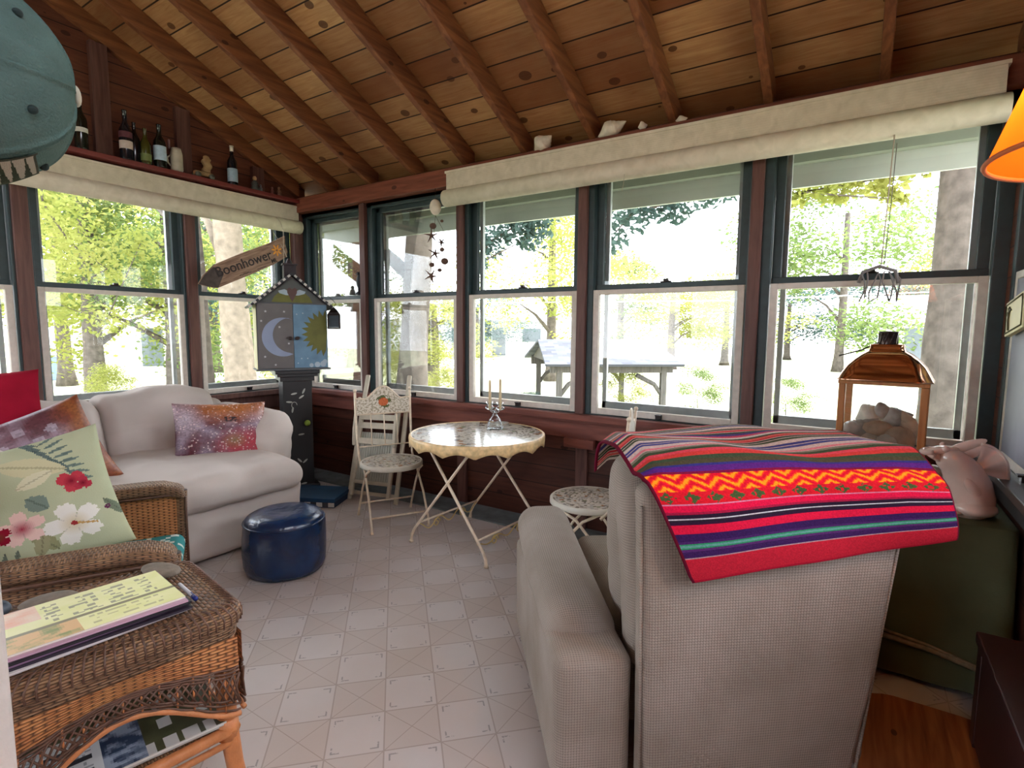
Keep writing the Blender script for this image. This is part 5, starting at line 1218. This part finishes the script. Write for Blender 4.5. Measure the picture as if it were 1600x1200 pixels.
for nm_, tilt_, z_, l_ in (('upper_jaw', -12, .248, .062), ('lower_jaw', 28, .212, .052)):
    mm = MB(); M_ = Mt((-.055, 0, z_), ry=R(-tilt_-0) if False else R(tilt_)); mm.ellipsoid((0, 0, 0), (l_, .040, .017), M_, 20, 12)
    o_ = [M_ @ Vector((-l_*.45-l_*.55*math.sin(PI*i/14), .042*math.cos(PI*i/14), 0)) for i in range(15)]; mm.tube(o_, .011, 10); mm.build(nm_, fm, fs)
mm = MB(); mm.smooth = True      # tail fan raised to the right
def tail(u, v, s_):
    r_ = .02+.125*u; a_ = R(32)+(v-.5)*R(24+50*u); return Vector((.015+r_*math.cos(a_), s_*(.026*(1-u)+.004)*math.sin(PI*v)+.012*math.sin(v*11)*u, .155+r_*math.sin(a_)+.012*math.sin(PI*v)*u))
mm.grid(lambda u, v: tail(u, v, 1), 12, 16); mm.grid(lambda u, v: tail(u, v, -1), 12, 16, flip=True)
mm.tube([tail(1, i/16, 0) for i in range(17)], .006, 8); mm.build('tail_fin', fm, fs)
for q_, (x0_, z0_, l_, a0_) in enumerate(((-.02, .25, .075, 28), (.015, .225, .055, 40))):
    mm = MB(); M_ = Mt((x0_, 0, z0_), ry=R(-a0_)); mm.ellipsoid(M_ @ Vector((l_*.6, 0, .0)), (l_, .012, .020), M_.to_3x3().to_4x4(), 18, 10); mm.build('dorsal_fin', fm, fs)
for sy in (-1, 1):
    mm = MB(); mm.ellipsoid((-.045, sy*.044, .262), (.013, .010, .013), seg=14, rg=8); mm.build('eye', fm, fs)
    mm = MB(); mm.ellipsoid((.045, sy*.076, .12), (.020, .012, .045), Matrix.Rotation(R(-35), 4, 'Y'), 16, 10); mm.build('side_fin', fm, fs)
mm = MB(); mm.ellipsoid((.06, -.03, .035), (.075, .08, .035)); mm.ellipsoid((-.01, -.05, .018), (.05, .04, .018)); mm.build('wave_base', fm, fs)

# maroon bench and wooden board on the floor at the right
mb_ = thing('low_bench', 'very dark maroon bench along the right wall', 'bench', (.50, 1.75, 0))
dkm = mat('dark_maroon', S(52, 22, 22), .5)
mm = MB(); mm.box((-.10, -.75, .36), (.06, .60, .40)); mm.build('seat', dkm, mb_, bevel=.005)
for sy in (-.7, .55):
    mm = MB(); mm.box((-.095, sy-.03, 0), (.055, sy+.03, .36)); mm.build('leg', dkm, mb_, bevel=.003)
mm = MB(); mm.box((-.092, -.67, .04), (-.075, .52, .355)); mm.build('front_panel', dkm, mb_)
mm = MB(); P = resample(rr_path(.22, .42, .12), 60); mm.prism([(x, y) for x, y in P], .0, .022)
o = mm.build('wooden_board', mat_wood('orange_brown_board', S(120, 66, 34), S(170, 104, 60), axis=1, rough=.5), loc=(.30, 2.02, .001)); tag(o, 'orange-brown rounded wooden board on the floor behind the recliner', 'board')

# ------------------------------------------------------------------ floor lamp with orange shade
lp = thing('floor_lamp', 'floor lamp with a lit orange cone shade at the right edge', 'lamp', (.343, 1.16, 0.012))
mm = MB(); mm.lathe([(0, 0), (.13, 0), (.13, .012), (.03, .025), (.012, .04)], seg=30); mm.build('base', iron_m, lp)
mm = MB(); mm.cyl((0, 0, .03), (0, 0, 1.93), .011, seg=12); mm.build('pole', iron_m, lp)
g = NG('orange_shade_cloth'); d = g.n('ShaderNodeBsdfDiffuse'); d.inputs[0].default_value = C(*S(226, 112, 30)); tl = g.n('ShaderNodeBsdfTranslucent'); tl.inputs[0].default_value = C(*S(240, 130, 40)); ms = g.n('ShaderNodeMixShader'); ms.inputs[0].default_value = .55
g.l(d.outputs[0], ms.inputs[1]); g.l(tl.outputs[0], ms.inputs[2]); shm = g.done(ms.outputs[0])
mm = MB(); mm.lathe([(.190, 1.675), (.085, 1.98)], seg=48, cap0=False, cap1=False); mm.build('lamp_shade', shm, lp)
mm = MB(); mm.tube([(.190*math.cos(a_*PI/30), .190*math.sin(a_*PI/30), 1.677) for a_ in range(60)], .004, 6, closed=True); mm.build('shade_trim', mat('shade_trim_brown', S(170, 84, 34), .7), lp)
mm = MB(); mm.tube([(-.085, 0, 1.98), (0, 0, 1.955), (.085, 0, 1.98)], .003, 6); mm.build('shade_spider', iron_m, lp)
g = NG('lit_bulb'); em = g.n('ShaderNodeEmission'); em.inputs[0].default_value = (1, .62, .25, 1); em.inputs[1].default_value = 120; bm_ = g.done(em.outputs[0])
mm = MB(); mm.ellipsoid((0, 0, 1.84), (.032, .032, .045)); mm.build('bulb', bm_, lp)

# ------------------------------------------------------------------ cap hanging on the jamb
cp = bpy.data.objects.new('baseball_cap', None); COL.objects.link(cp)
CC = Vector((0, 0, EYE))+(cf+cr*((122-800)/838.22)-cu*((151-600)/838.22))*.66
vd_ = (CC-Vector((0, 0, EYE))).normalized(); ax_ = cr*.99-cu*.16; ax_ = (ax_-vd_*ax_.dot(vd_)).normalized(); ax_ = (ax_+vd_*.03).normalized()    # crown axis points right, towards the button
CC = CC-ax_*.168; uu = (cu*1.0+cr*.05).normalized(); uu = (uu-ax_*uu.dot(ax_)).normalized(); ww = ax_.cross(uu)
cp.matrix_world = frame_m(CC, ww, uu, ax_); tag(cp, 'faded teal baseball cap hanging at the upper left corner', 'cap')
capm = mat('teal_canvas', S(92, 120, 116), .9, var=.14, scale=20, bump=.5, bscale=400, spec=.1)
def crown(p):
    a_ = math.atan2(p.y, p.x); r_ = math.hypot(p.x, p.y); seam = .0028*math.exp(-(((a_/(PI/3)) % 1-.5)/.035)**2) if r_ > .006 else 0
    return Vector((p.x*(1+.10*0), p.y, p.z))*(1+seam*9*0.9)+Vector((0, 0, .003*nz3(p, 30)))
mm = MB(); mm.smooth = True
def cr_f(u, v):
    a_ = 2*PI*u; t_ = v*PI/2
    rr_ = .108*math.sin(t_)**.92; z_ = .165*math.cos(t_)**.9
    q = Vector((rr_*math.cos(a_)*.96, rr_*math.sin(a_)*1.10, z_))
    q += Vector((0, .020*math.sin(t_*2)*(.6 if math.sin(a_) > 0 else -.2), 0))
    s_ = ((u*6) % 1); d_ = min(s_, 1-s_); k = math.exp(-(d_/.055)**2)-1.1*math.exp(-(d_/.016)**2)
    return q*(1+.030*k*min(1, v*6)+.020*nz3(q, 18))
mm.grid(cr_f, 288, 44, .6, .2); crw = mm.build('crown', capm, cp)
mm = MB(); mm.ellipsoid((0, .0, .166), (.0125, .0125, .0055), seg=18, rg=8); mm.build('button', mat('button_white', S(206, 206, 190), .7), crw)
dke = mat('eyelet_dark', S(30, 52, 52), .7)
for k in range(6):
    q = cr_f((k+.5)/6, .48); mm = MB(); mm.ellipsoid(q*1.004, (.005, .005, .005), seg=12, rg=8); mm.build('eyelet', dke, crw)
bill = MB(); bill.smooth = True
def bf(u, v, s_):
    a_ = R(180+20)+R(140)*u; r0 = .108; q = Vector((.104*math.cos(a_), .119*math.sin(a_), .0)); o_ = Vector((0, -1, 0))
    ext = .075*math.sin(PI*u)**.6
    return Vector((q.x, q.y-ext*v, -.012-.05*v*v*0-.02*v+s_*.0015-.016*abs(math.cos(a_))))
bill.grid(lambda u, v: bf(u, v, 1), 30, 8); bill.grid(lambda u, v: bf(u, v, -1), 30, 8, flip=True); bill.build('bill', capm, cp)
# stitched patch with fir trees
mm = MB(); mm.smooth = True
def patch(u, v):
    q = cr_f(.72+.11*u, .52+.26*v); return q*1.02
def pc(u, v):
    if u < .05 or u > .95 or v < .06 or v > .94: return S(70, 74, 64)
    tr = min(abs(u-c_) *1.0 for c_ in (.2, .42, .6, .82)); k = hsh(int(u*9), 3)
    return S(58, 66, 52) if tr < .10*(v)*(.7+.6*fbm(u*9, v*12, 2)) or (v > .8) else S(170, 164, 148)
mm.grid(patch, 60, 60, 1, 1, lambda u, v: pc(v, 1-u)); mm.build('patch', mat_vcol('embroidered_patch', .9, .4, 600, .1), cp)

# ------------------------------------------------------------------ outdoors
GZ = -.55
g = NG('lawn'); gp = g.n('ShaderNodeNewGeometry').outputs['Position']
c = g.mix(g.ramp(g.noise(gp, .35, 5), .35, .65), S(150, 156, 124), S(186, 184, 170)); c = g.mix(g.ramp(g.noise(gp, 22, 4), .3, .7), c, S(166, 170, 136))
lawn_m = g.done(g.bsdf(c, .9, 0, None, .2))
m = MB(); m.quadv([(-90, -30, GZ), (60, -30, GZ), (60, 110, GZ), (-90, 110, GZ)]); struct(m.build('lawn', lawn_m), 'sunlit lawn around the porch')
m = MB(); m.box((-60, 25, GZ), (50, 28.5, GZ+.02)); struct(m.build('road', mat('pale_road', S(214, 210, 202), .8)), 'pale road beyond the lawn')
bark = mat('bark', S(92, 85, 79), .95, var=.3, scale=9, bump=1.0, bscale=22, spec=.1)
bark_r = mat('bark_reddish', S(98, 74, 62), .95, var=.3, scale=9, bump=1.0, bscale=22, spec=.1)
leaf_y = mat_leaf('leaf_yellow_green', S(128, 138, 66), S(166, 166, 98)); leaf_g = mat_leaf('leaf_green', S(84, 106, 60), S(122, 136, 82)); leaf_b = mat_leaf('leaf_blue_green', S(62, 84, 82), S(86, 106, 98)); leaf_t = mat_leaf('leaf_turning', S(170, 160, 60), S(190, 120, 50))
def foliage_mesh(name, mt_, blobs, count, size, seed):
    rg_ = random.Random(seed); v = []; f = []
    tot = sum(b[3]**2 for b in blobs)
    for (bx, by, bz, br) in blobs:
        for _ in range(int(count*br*br/tot)):
            a_ = rg_.uniform(0, 2*PI); z_ = rg_.uniform(-1, 1); q = math.sqrt(1-z_*z_); rr_ = br*(rg_.random()**.45)
            c_ = Vector((bx+rr_*q*math.cos(a_), by+rr_*q*math.sin(a_), bz+rr_*z_*.8)); s_ = size*rg_.uniform(.6, 1.3)
            d1 = Vector((rg_.gauss(0, 1), rg_.gauss(0, 1), rg_.gauss(0, .7))).normalized(); d2 = d1.cross(Vector((rg_.gauss(0, 1), rg_.gauss(0, 1), rg_.gauss(0, 1)))).normalized()
            b_ = len(v); v += [tuple(c_-d1*s_), tuple(c_+d2*s_*.5), tuple(c_+d1*s_), tuple(c_-d2*s_*.5)]; f.append((b_, b_+1, b_+2, b_+3))
    me = bpy.data.meshes.new(name); me.from_pydata(v, [], f); me.materials.append(mt_); return me
def blobset(seed, n_, R_, H0, H1, br):
    rg_ = random.Random(seed); out_ = []
    for i in range(n_):
        a_ = rg_.uniform(0, 2*PI); t_ = rg_.random(); z_ = H0+(H1-H0)*t_; w_ = R_*math.sin(PI*(.18+.78*t_))**.8*rg_.uniform(.35, .95)
        out_.append((w_*math.cos(a_), w_*math.sin(a_), z_, br*rg_.uniform(.7, 1.3)))
    return out_
FOL = {}
for k_, mt_, sd_ in (('y', leaf_y, 11), ('g', leaf_g, 12), ('b', leaf_b, 13), ('y2', leaf_y, 14)):
    FOL[k_] = foliage_mesh('foliage', mt_, blobset(sd_, 26, 3.2, 1.6, 8.6, 1.15), 10000, .085, sd_)
def trunk_mesh(r_, h_, mt_, lean=(0, 0), seed=0, branches=5, flare=1.35, fork=None):
    rg_ = random.Random(seed); mm = MB(); pts = []; rs = []
    for i in range(14):
        t_ = i/13; pts.append((lean[0]*t_*h_+.03*h_*.1*math.sin(t_*6+seed), lean[1]*t_*h_+.02*math.sin(t_*5+seed), t_*h_)); rs.append(r_*((flare-1)*max(0, 1-t_*9)+1-.45*t_)*(1+.05*math.sin(i*2.1+seed)))
    mm.tube(pts, rs, 18)
    for k in range(branches):
        t_ = .35+.6*k/max(1, branches); i = int(t_*13); p0 = Vector(pts[i]); a_ = rg_.uniform(0, 2*PI); L_ = h_*.32*(1.2-t_)
        mm.tube([p0, p0+Vector((math.cos(a_)*L_*.5, math.sin(a_)*L_*.5, L_*.45)), p0+Vector((math.cos(a_)*L_, math.sin(a_)*L_, L_*.7))], [rs[i]*.5, rs[i]*.3, rs[i]*.08], 8)
    return mm
TR = {}
def tree(name, label, x, y, kind, sxy=1.0, sz=1.0, tr_=.16, mt_=None, grp=None, rz=0):
    t = thing(name, label, 'tree', (x, y, GZ), rz, grp)
    k_ = (round(tr_, 2),)
    if k_ not in TR: o = trunk_mesh(tr_, 6.5, mt_ or bark, seed=len(TR)+1).build('trunk', mt_ or bark); TR[k_] = o.data; COL.objects.unlink(o); bpy.data.objects.remove(o)
    tr = bpy.data.objects.new('trunk', TR[k_]); COL.objects.link(tr); tr.parent = t; tr.scale = (1, 1, sz)
    fo_ = bpy.data.objects.new('foliage', FOL[kind]); COL.objects.link(fo_); fo_.parent = t; fo_.scale = (sxy, sxy, sz)
    return t
# bare-trunked big trees near the porch (unseen crowns above the frame also block sun patches indoors)
def big_trunk(label, x, y, r_, h_, mt_, lean=(0, 0), seed=0, crown=None, rz=0):
    t = thing('large_tree', label, 'tree', (x, y, GZ), rz); trunk_mesh(r_, h_, mt_, lean, seed, 4).build('trunk', mt_, t)
    if crown:
        kind, s_, z_ = crown; fo_ = bpy.data.objects.new('foliage', FOL[kind]); COL.objects.link(fo_); fo_.parent = t; fo_.scale = (s_, s_, .45*s_); fo_.location = (lean[0]*h_, lean[1]*h_, z_)
    return t
def at(px, py, dist):       # world point seen at a photo pixel, at a depth along the view axis
    return Vector((0, 0, EYE))+(cf+cr*((px-800)/838.22)-cu*((py-600)/838.22))*dist
# distances were judged once from the photograph and written down as ground positions
big_trunk('thick grey tree trunk close outside the rightmost back window', .84, 7.3, .30, 8, bark, (.010, 0), 2, ('g', 1.2, 4.6))
big_trunk('leaning grey trunk outside the window with the starfish mobile', -6.55, 6.9, .27, 9, bark, (.055, .0), 5, ('b', 1.3, 4.4))
big_trunk('slim reddish trunk seen through the narrow corner window', -8.6, 7.6, .20, 9, bark_r, (.01, 0), 7, ('b', 1.0, 4.6))
bark_p = mat('bark_pale', S(134, 122, 108), .95, var=.25, scale=9, bump=1.0, bscale=22, spec=.1)
big_trunk('thick pale trunk behind the driftwood sign', -8.55, 5.05, .25, 9, bark_p, (-.030, -.02), 9, ('y', 1.3, 4.8))
big_trunk('second slimmer trunk just left of the thick pale one', -9.1, 4.72, .17, 9, bark, (-.04, -.02), 12, None)
TL = [  # x, y, kind, spread, height scale, label
 (-18.2, 4.9, 'y', 1.0, .95, 'yellow green tree at the far left of the left windows'), (-22.4, 7.0, 'y2', 1.3, 1.1, 'tall yellow green tree behind the far left one'),
 (-14.3, 5.0, 'y', .95, .75, 'bright low leafed tree in the middle of the large left window'), (-36.5, 17.8, 'g', 1.5, 1.3, 'green tree behind the white shed'),
 (-13.9, 6.5, 'g', .75, .75, 'green tree right of the white shed near the window post'), (-24.2, 13.0, 'b', 1.3, 1.2, 'bluish tree beyond the two trunks by the driftwood sign'),
 (-28.3, 17.5, 'y2', 1.5, 1.1, 'yellow tree in the distance behind the thick pale trunk'), (-16.2, 10.9, 'y', .8, .7, 'small yellow tree seen past the painted cabinet'),
 (-21.9, 18.8, 'g', 1.3, .85, 'green tree behind the blue pool'), (-10.9, 12.4, 'y2', .55, .42, 'low yellow green tree beside the leaning trunk'),
 (-10.1, 18.5, 'y', 1.0, .92, 'yellow green tree directly behind the roofed shelter'), (-8.1, 27.7, 'y2', 1.1, .62, 'low tree seen right of the shelter roof'),
 (-13.0, 33.1, 'g', 1.4, .75, 'distant green tree over the shelter roof'), (-6.6, 33.4, 'y', 1.3, .60, 'distant yellow tree in the fourth window'),
 (-.8, 31.6, 'g', 1.55, 1.2, 'broad green tree with a visible trunk in the rightmost back window'), (1.4, 44, 'b', 1.5, .7, 'distant bluish tree right of the broad green tree'),
 (4.4, 50, 'y', 1.6, .95, 'distant tree behind the white garage'), (-4.3, 43, 'b', 1.6, .62, 'distant low tree left of the broad green tree'),
 (-23, 31, 'b', 1.3, .55, 'distant tree left of the white house')]
for i, (x, y, k_, sx_, sz_, lb) in enumerate(TL): tree('leafy_tree', lb, x, y, k_, sx_, sz_, .22 if i % 3 else .28, rz=i*1.1)
# boughs hanging into the upper panes from trees above the frame
def bough(label, pts, kind, count, size, seed):
    t = thing('hanging_bough', label, 'branch', pts[0][:3])
    o0 = Vector(pts[0][:3]); bl = [(p[0]-o0.x, p[1]-o0.y, p[2]-o0.z, p[3]) for p in pts]
    me = foliage_mesh('leaves', {'b': leaf_b, 'y': leaf_y, 'g': leaf_g, 't': leaf_t}[kind], bl, count, size, seed); f_ = bpy.data.objects.new('leaves', me); COL.objects.link(f_); f_.parent = t
    mm = MB(); q = [Vector((b_[0], b_[1], b_[2])) for b_ in bl]; q = [q[0]+Vector((.0, 0, 1.2))]+q; mm.tube(q, [.03]+[.015]*(len(q)-2)+[.005], 6); mm.build('branch', bark, t)
    for _k in range(4):
        pass
    return t
bough('bluish leafy bough hanging in the fourth back window', [(-1.2, 7.9, 3.5, .45), (-1.75, 7.46, 3.30, .38), (-2.2, 7.2, 3.1, .36), (-2.6, 6.9, 2.95, .34), (-2.85, 6.75, 2.6, .25)], 'b', 1500, .06, 31)
bough('yellow green bough across the top of the rightmost window', [(.5, 7.8, 3.5, .4), (.1, 7.9, 3.25, .33), (-.35, 7.85, 3.2, .3), (-.75, 7.7, 3.15, .26), (.25, 7.7, 2.95, .16)], 'y', 1300, .06, 32)
bough('blue green bough in the upper pane behind the bistro table', [(-4.0, 6.9, 3.2, .4), (-4.4, 6.87, 2.95, .36), (-4.8, 6.8, 2.75, .34), (-5.0, 6.7, 2.4, .22), (-4.1, 6.9, 2.8, .3)], 'b', 1300, .055, 33)
bough('yellow green bough close outside the large left window', [(-9.97, 3.0, 3.2, .6), (-9.97, 3.29, 2.66, .6), (-9.6, 3.6, 2.3, .5), (-9.98, 3.0, 1.8, .5), (-9.5, 3.5, 1.5, .35), (-9.3, 3.95, 2.7, .4)], 'y', 2600, .045, 34)
bough('green bough beside the slim reddish trunk', [(-7.4, 5.6, 3.2, .35), (-7.6, 5.7, 2.9, .3), (-7.9, 5.7, 2.5, .3), (-7.9, 5.5, 2.2, .25)], 'g', 900, .05, 35)
# shrubs
for i, (x, y, s_, k_, lb) in enumerate(((-3.0, 12.4, .14, 'g', 'small shrub at the right end of the roofed shelter'), (-1.2, 12.3, .13, 'g', 'low shrub at the bottom of the rightmost window'), (-4.6, 12.0, .14, 'y', 'bright shrub inside the roofed shelter'), (-6.1, 10.2, .09, 'b', 'small shrub before the left post of the shelter'), (-11.8, 4.27, .15, 'y', 'low yellow shrub on the lawn left'), (-9.6, 9.2, .20, 'y2', 'shrub at the foot of the leaning trunk'), (-7.5, 8.85, .14, 'y', 'shrub low in the starfish mobile window'), (-12.3, 8.2, .17, 'y2', 'shrub beyond the painted cabinet'), (-9.6, 6.9, .12, 'y', 'tiny shrub between the pale and reddish trunks'))):
    t = thing('shrub', lb, 'shrub', (x, y, GZ-.1)); fo_ = bpy.data.objects.new('foliage', FOL[k_]); COL.objects.link(fo_); fo_.parent = t; fo_.scale = (s_*1.6, s_*1.6, s_)
    mm = MB(); mm.tube([(0, 0, .05), (.02, 0, .35), (0, .02, .6)], [.02, .015, .006], 6); mm.build('stem', bark, t)
# roofed wooden shelter
gw_ = mat_wood('weathered_wood', S(66, 64, 62), S(94, 90, 86), axis=2, rough=.9, knots=False)
g = NG('shingles'); uv = g.n('ShaderNodeUVMap').outputs[0]; sp = g.n('ShaderNodeSeparateXYZ'); g.l(uv, sp.inputs[0])
V_ = g.m_('DIVIDE', sp.outputs[1], .13); U_ = g.m_('ADD', g.m_('DIVIDE', sp.outputs[0], .22), g.m_('MULTIPLY', g.m_('FLOORED_MODULO', g.m_('FLOOR', V_), 2.0), .5))
wn = g.n('ShaderNodeTexWhiteNoise', noise_dimensions='2D'); cv = g.n('ShaderNodeCombineXYZ'); g.l(g.m_('FLOOR', U_), cv.inputs[0]); g.l(g.m_('FLOOR', V_), cv.inputs[1]); g.l(cv.outputs[0], wn.inputs[0])
c = g.mix(wn.outputs[0], S(48, 52, 62), S(84, 88, 98)); c = g.mix(g.m_('LESS_THAN', g.m_('FRACT', V_), .12), c, S(58, 60, 66)); shg = g.done(g.bsdf(c, .9))
st = bpy.data.objects.new('garden_shelter', None); COL.objects.link(st)
rd = Vector((.783, .622, 0)); ac = Vector((.622, -.783, 0)); st.matrix_world = frame_m((-5.38, 12.06, GZ), ac, rd, (0, 0, 1)); tag(st, 'open timber shelter with a grey shingled gable roof on the lawn', 'shelter')
LR, HW, ZE, ZG = 1.40, 1.80, 1.27, 1.76
for sx in (-1, 1):
    mm = MB(); bq = [Vector((0, -LR, ZG)), Vector((0, LR, ZG)), Vector((sx*HW, LR+.1, ZE)), Vector((sx*HW, -LR-.1, ZE))]
    L1 = 2*LR; L2 = math.hypot(HW, ZG-ZE)
    if sx < 0: mm.quadv(bq, [(0, L2), (L1, L2), (L1, 0), (0, 0)])
    else: mm.quadv(bq[::-1], [(0, 0), (L1, 0), (L1, L2), (0, L2)])
    o = mm.build('roof_slope', shg, st); so = o.modifiers.new('t', 'SOLIDIFY'); so.thickness = .05; so.offset = -1
for sy in (-1, 1):
    mm = MB(); mm.prism([(-HW*.86, ZE), (HW*.86, ZE), (0, ZG-.07)], sy*(LR-.12)-.02, sy*(LR-.12)+.02, Matrix(((1, 0, 0, 0), (0, 0, 1, 0), (0, 1, 0, 0), (0, 0, 0, 1)))); mm.build('gable_board', gw_, st)
for sx in (-1, 1):
    mm = MB(); mm.box((sx*1.5-.05, -LR+.05, ZE-.20), (sx*1.5+.05, LR-.05, ZE+.02)); mm.build('beam', gw_, st)
    for sy in (-1, 1):
        mm = MB(); mm.box((sx*1.5-.06, sy*(LR-.25)-.06, .0), (sx*1.5+.06, sy*(LR-.25)+.06, ZE-.05)); mm.build('post', gw_, st)
        mm = MB(); mm.tube([(sx*1.5, sy*(LR-.25), .55), (sx*1.5, sy*(LR-.45), .82), (sx*1.5, sy*(LR-.85), 1.02)], .05, 8); mm.build('curved_brace', gw_, st)
# buildings
def house(name, label, loc, rz, w_, d_, h_, rh, wall_c, roof_c, wins=(), over=.3, hip=False):
    t = thing(name, label, 'building', loc, rz)
    wm = mat('wall_%02x%02x%02x' % wall_c, S(*wall_c), .8, var=.04); rm = mat('roof_%02x%02x%02x' % roof_c, S(*roof_c), .9, var=.12)
    mm = MB(); mm.box((-w_/2, -d_/2, 0), (w_/2, d_/2, h_)); mm.prism([(-d_/2, h_), (d_/2, h_), (0, h_+rh)], -w_/2, w_/2, Matrix(((0, 0, 1, 0), (1, 0, 0, 0), (0, 1, 0, 0), (0, 0, 0, 1)))); mm.build('wall', wm, t)
    for sy in (-1, 1):
        mm = MB(); L_ = math.hypot(d_/2, rh); dy = (d_/2+over); z_e = h_-over*rh/(d_/2)
        mm.quadv([(-w_/2-over, 0, h_+rh+.05), (w_/2+over, 0, h_+rh+.05), (w_/2+over, sy*dy, z_e+.05), (-w_/2-over, sy*dy, z_e+.05)]); o = mm.build('roof_slope', rm, t); so = o.modifiers.new('t', 'SOLIDIFY'); so.thickness = .1; so.offset = 0
    for (x, z_, ww_, hh_) in wins:
        mm = MB(); mm.box((x-ww_/2, -d_/2-.03, z_-hh_/2), (x+ww_/2, -d_/2+.02, z_+hh_/2)); mm.build('window' if z_-hh_/2 > .3 else 'door', mat('house_window', S(96, 104, 112), .3), t)
    return t
house('garden_shed', 'white garden shed seen through the large left window', (-30.9, 13.4, GZ), R(66), 3.0, 2.6, 2.1, .7, (222, 220, 214), (196, 194, 190), ((0, 1.0, .9, 1.9),))
house('white_house', 'white house with a grey roof beyond the window behind the bistro table', (-27.1, 36.1, GZ), R(36), 13, 8, 2.7, 1.3, (226, 226, 226), (168, 168, 174), ((-4, 1.6, 1.2, 1.0), (-1, 1.6, 1.2, 1.0), (2, 1.1, 1.0, 2.1), (4.5, 1.6, 1.4, 1.0)))
house('grey_roof_house', 'low house with a violet grey roof seen through the corner window', (-35, 29, GZ), R(50), 12, 8, 2.2, 1.6, (196, 196, 200), (140, 134, 150), ((-3, 1.3, 1.4, 1), (2, 1.3, 1.4, 1)))
house('white_garage', 'white garage building at the right beyond the lantern', (3.6, 34.5, GZ), R(-2), 5.5, 6, 2.5, 1.3, (228, 228, 230), (186, 186, 190), ((-1.2, 1.1, 1.0, 2.2), (1.4, 1.3, 2.2, 2.4)))
t = thing('swimming_pool', 'round above-ground pool with bright blue water beyond the corner window', 'pool', (-24.4, 20.0, GZ))
mm = MB(); mm.lathe([(2.4, 0), (2.4, 1.15), (2.5, 1.17), (2.3, 1.17), (2.3, 1.0)], seg=40, cap0=False, cap1=False); mm.build('wall', mat('pool_wall', S(196, 204, 208), .6), t)
mm = MB(); mm.lathe([(2.3, 1.06), (0.01, 1.06)], seg=40, cap0=False, cap1=False); mm.build('water', mat('pool_blue', S(60, 150, 190), .2), t)
t = thing('storage_bin', 'blue grey outdoor bin at the left edge of the large left window', 'bin', (-25.15, 7.55, GZ), R(60))
mm = MB(); mm.rbox((-.28, -.28, 0), (.28, .28, .85), .04, n=3, fn=lambda p: Vector((p.x*(.85+.15*p.z/.85), p.y*(.85+.15*p.z/.85), p.z))); mm.build('body', mat('bin_blue', S(120, 140, 164), .6), t)
mm = MB(); mm.rbox((-.31, -.31, .85), (.31, .33, .93), .03, n=3); mm.build('lid', mat('bin_lid', S(150, 166, 184), .6), t)
mm = MB(); mm.tube([(-16, 14, 2.55), (-11.6, 16.3, 2.42), (-4, 20, 2.5), (3.2, 26, 3.0)], .022, 6); o = mm.build('utility_cable', mat('cable_pale', S(210, 210, 206), .6)); tag(o, 'pale overhead cable running across the garden', 'cable')
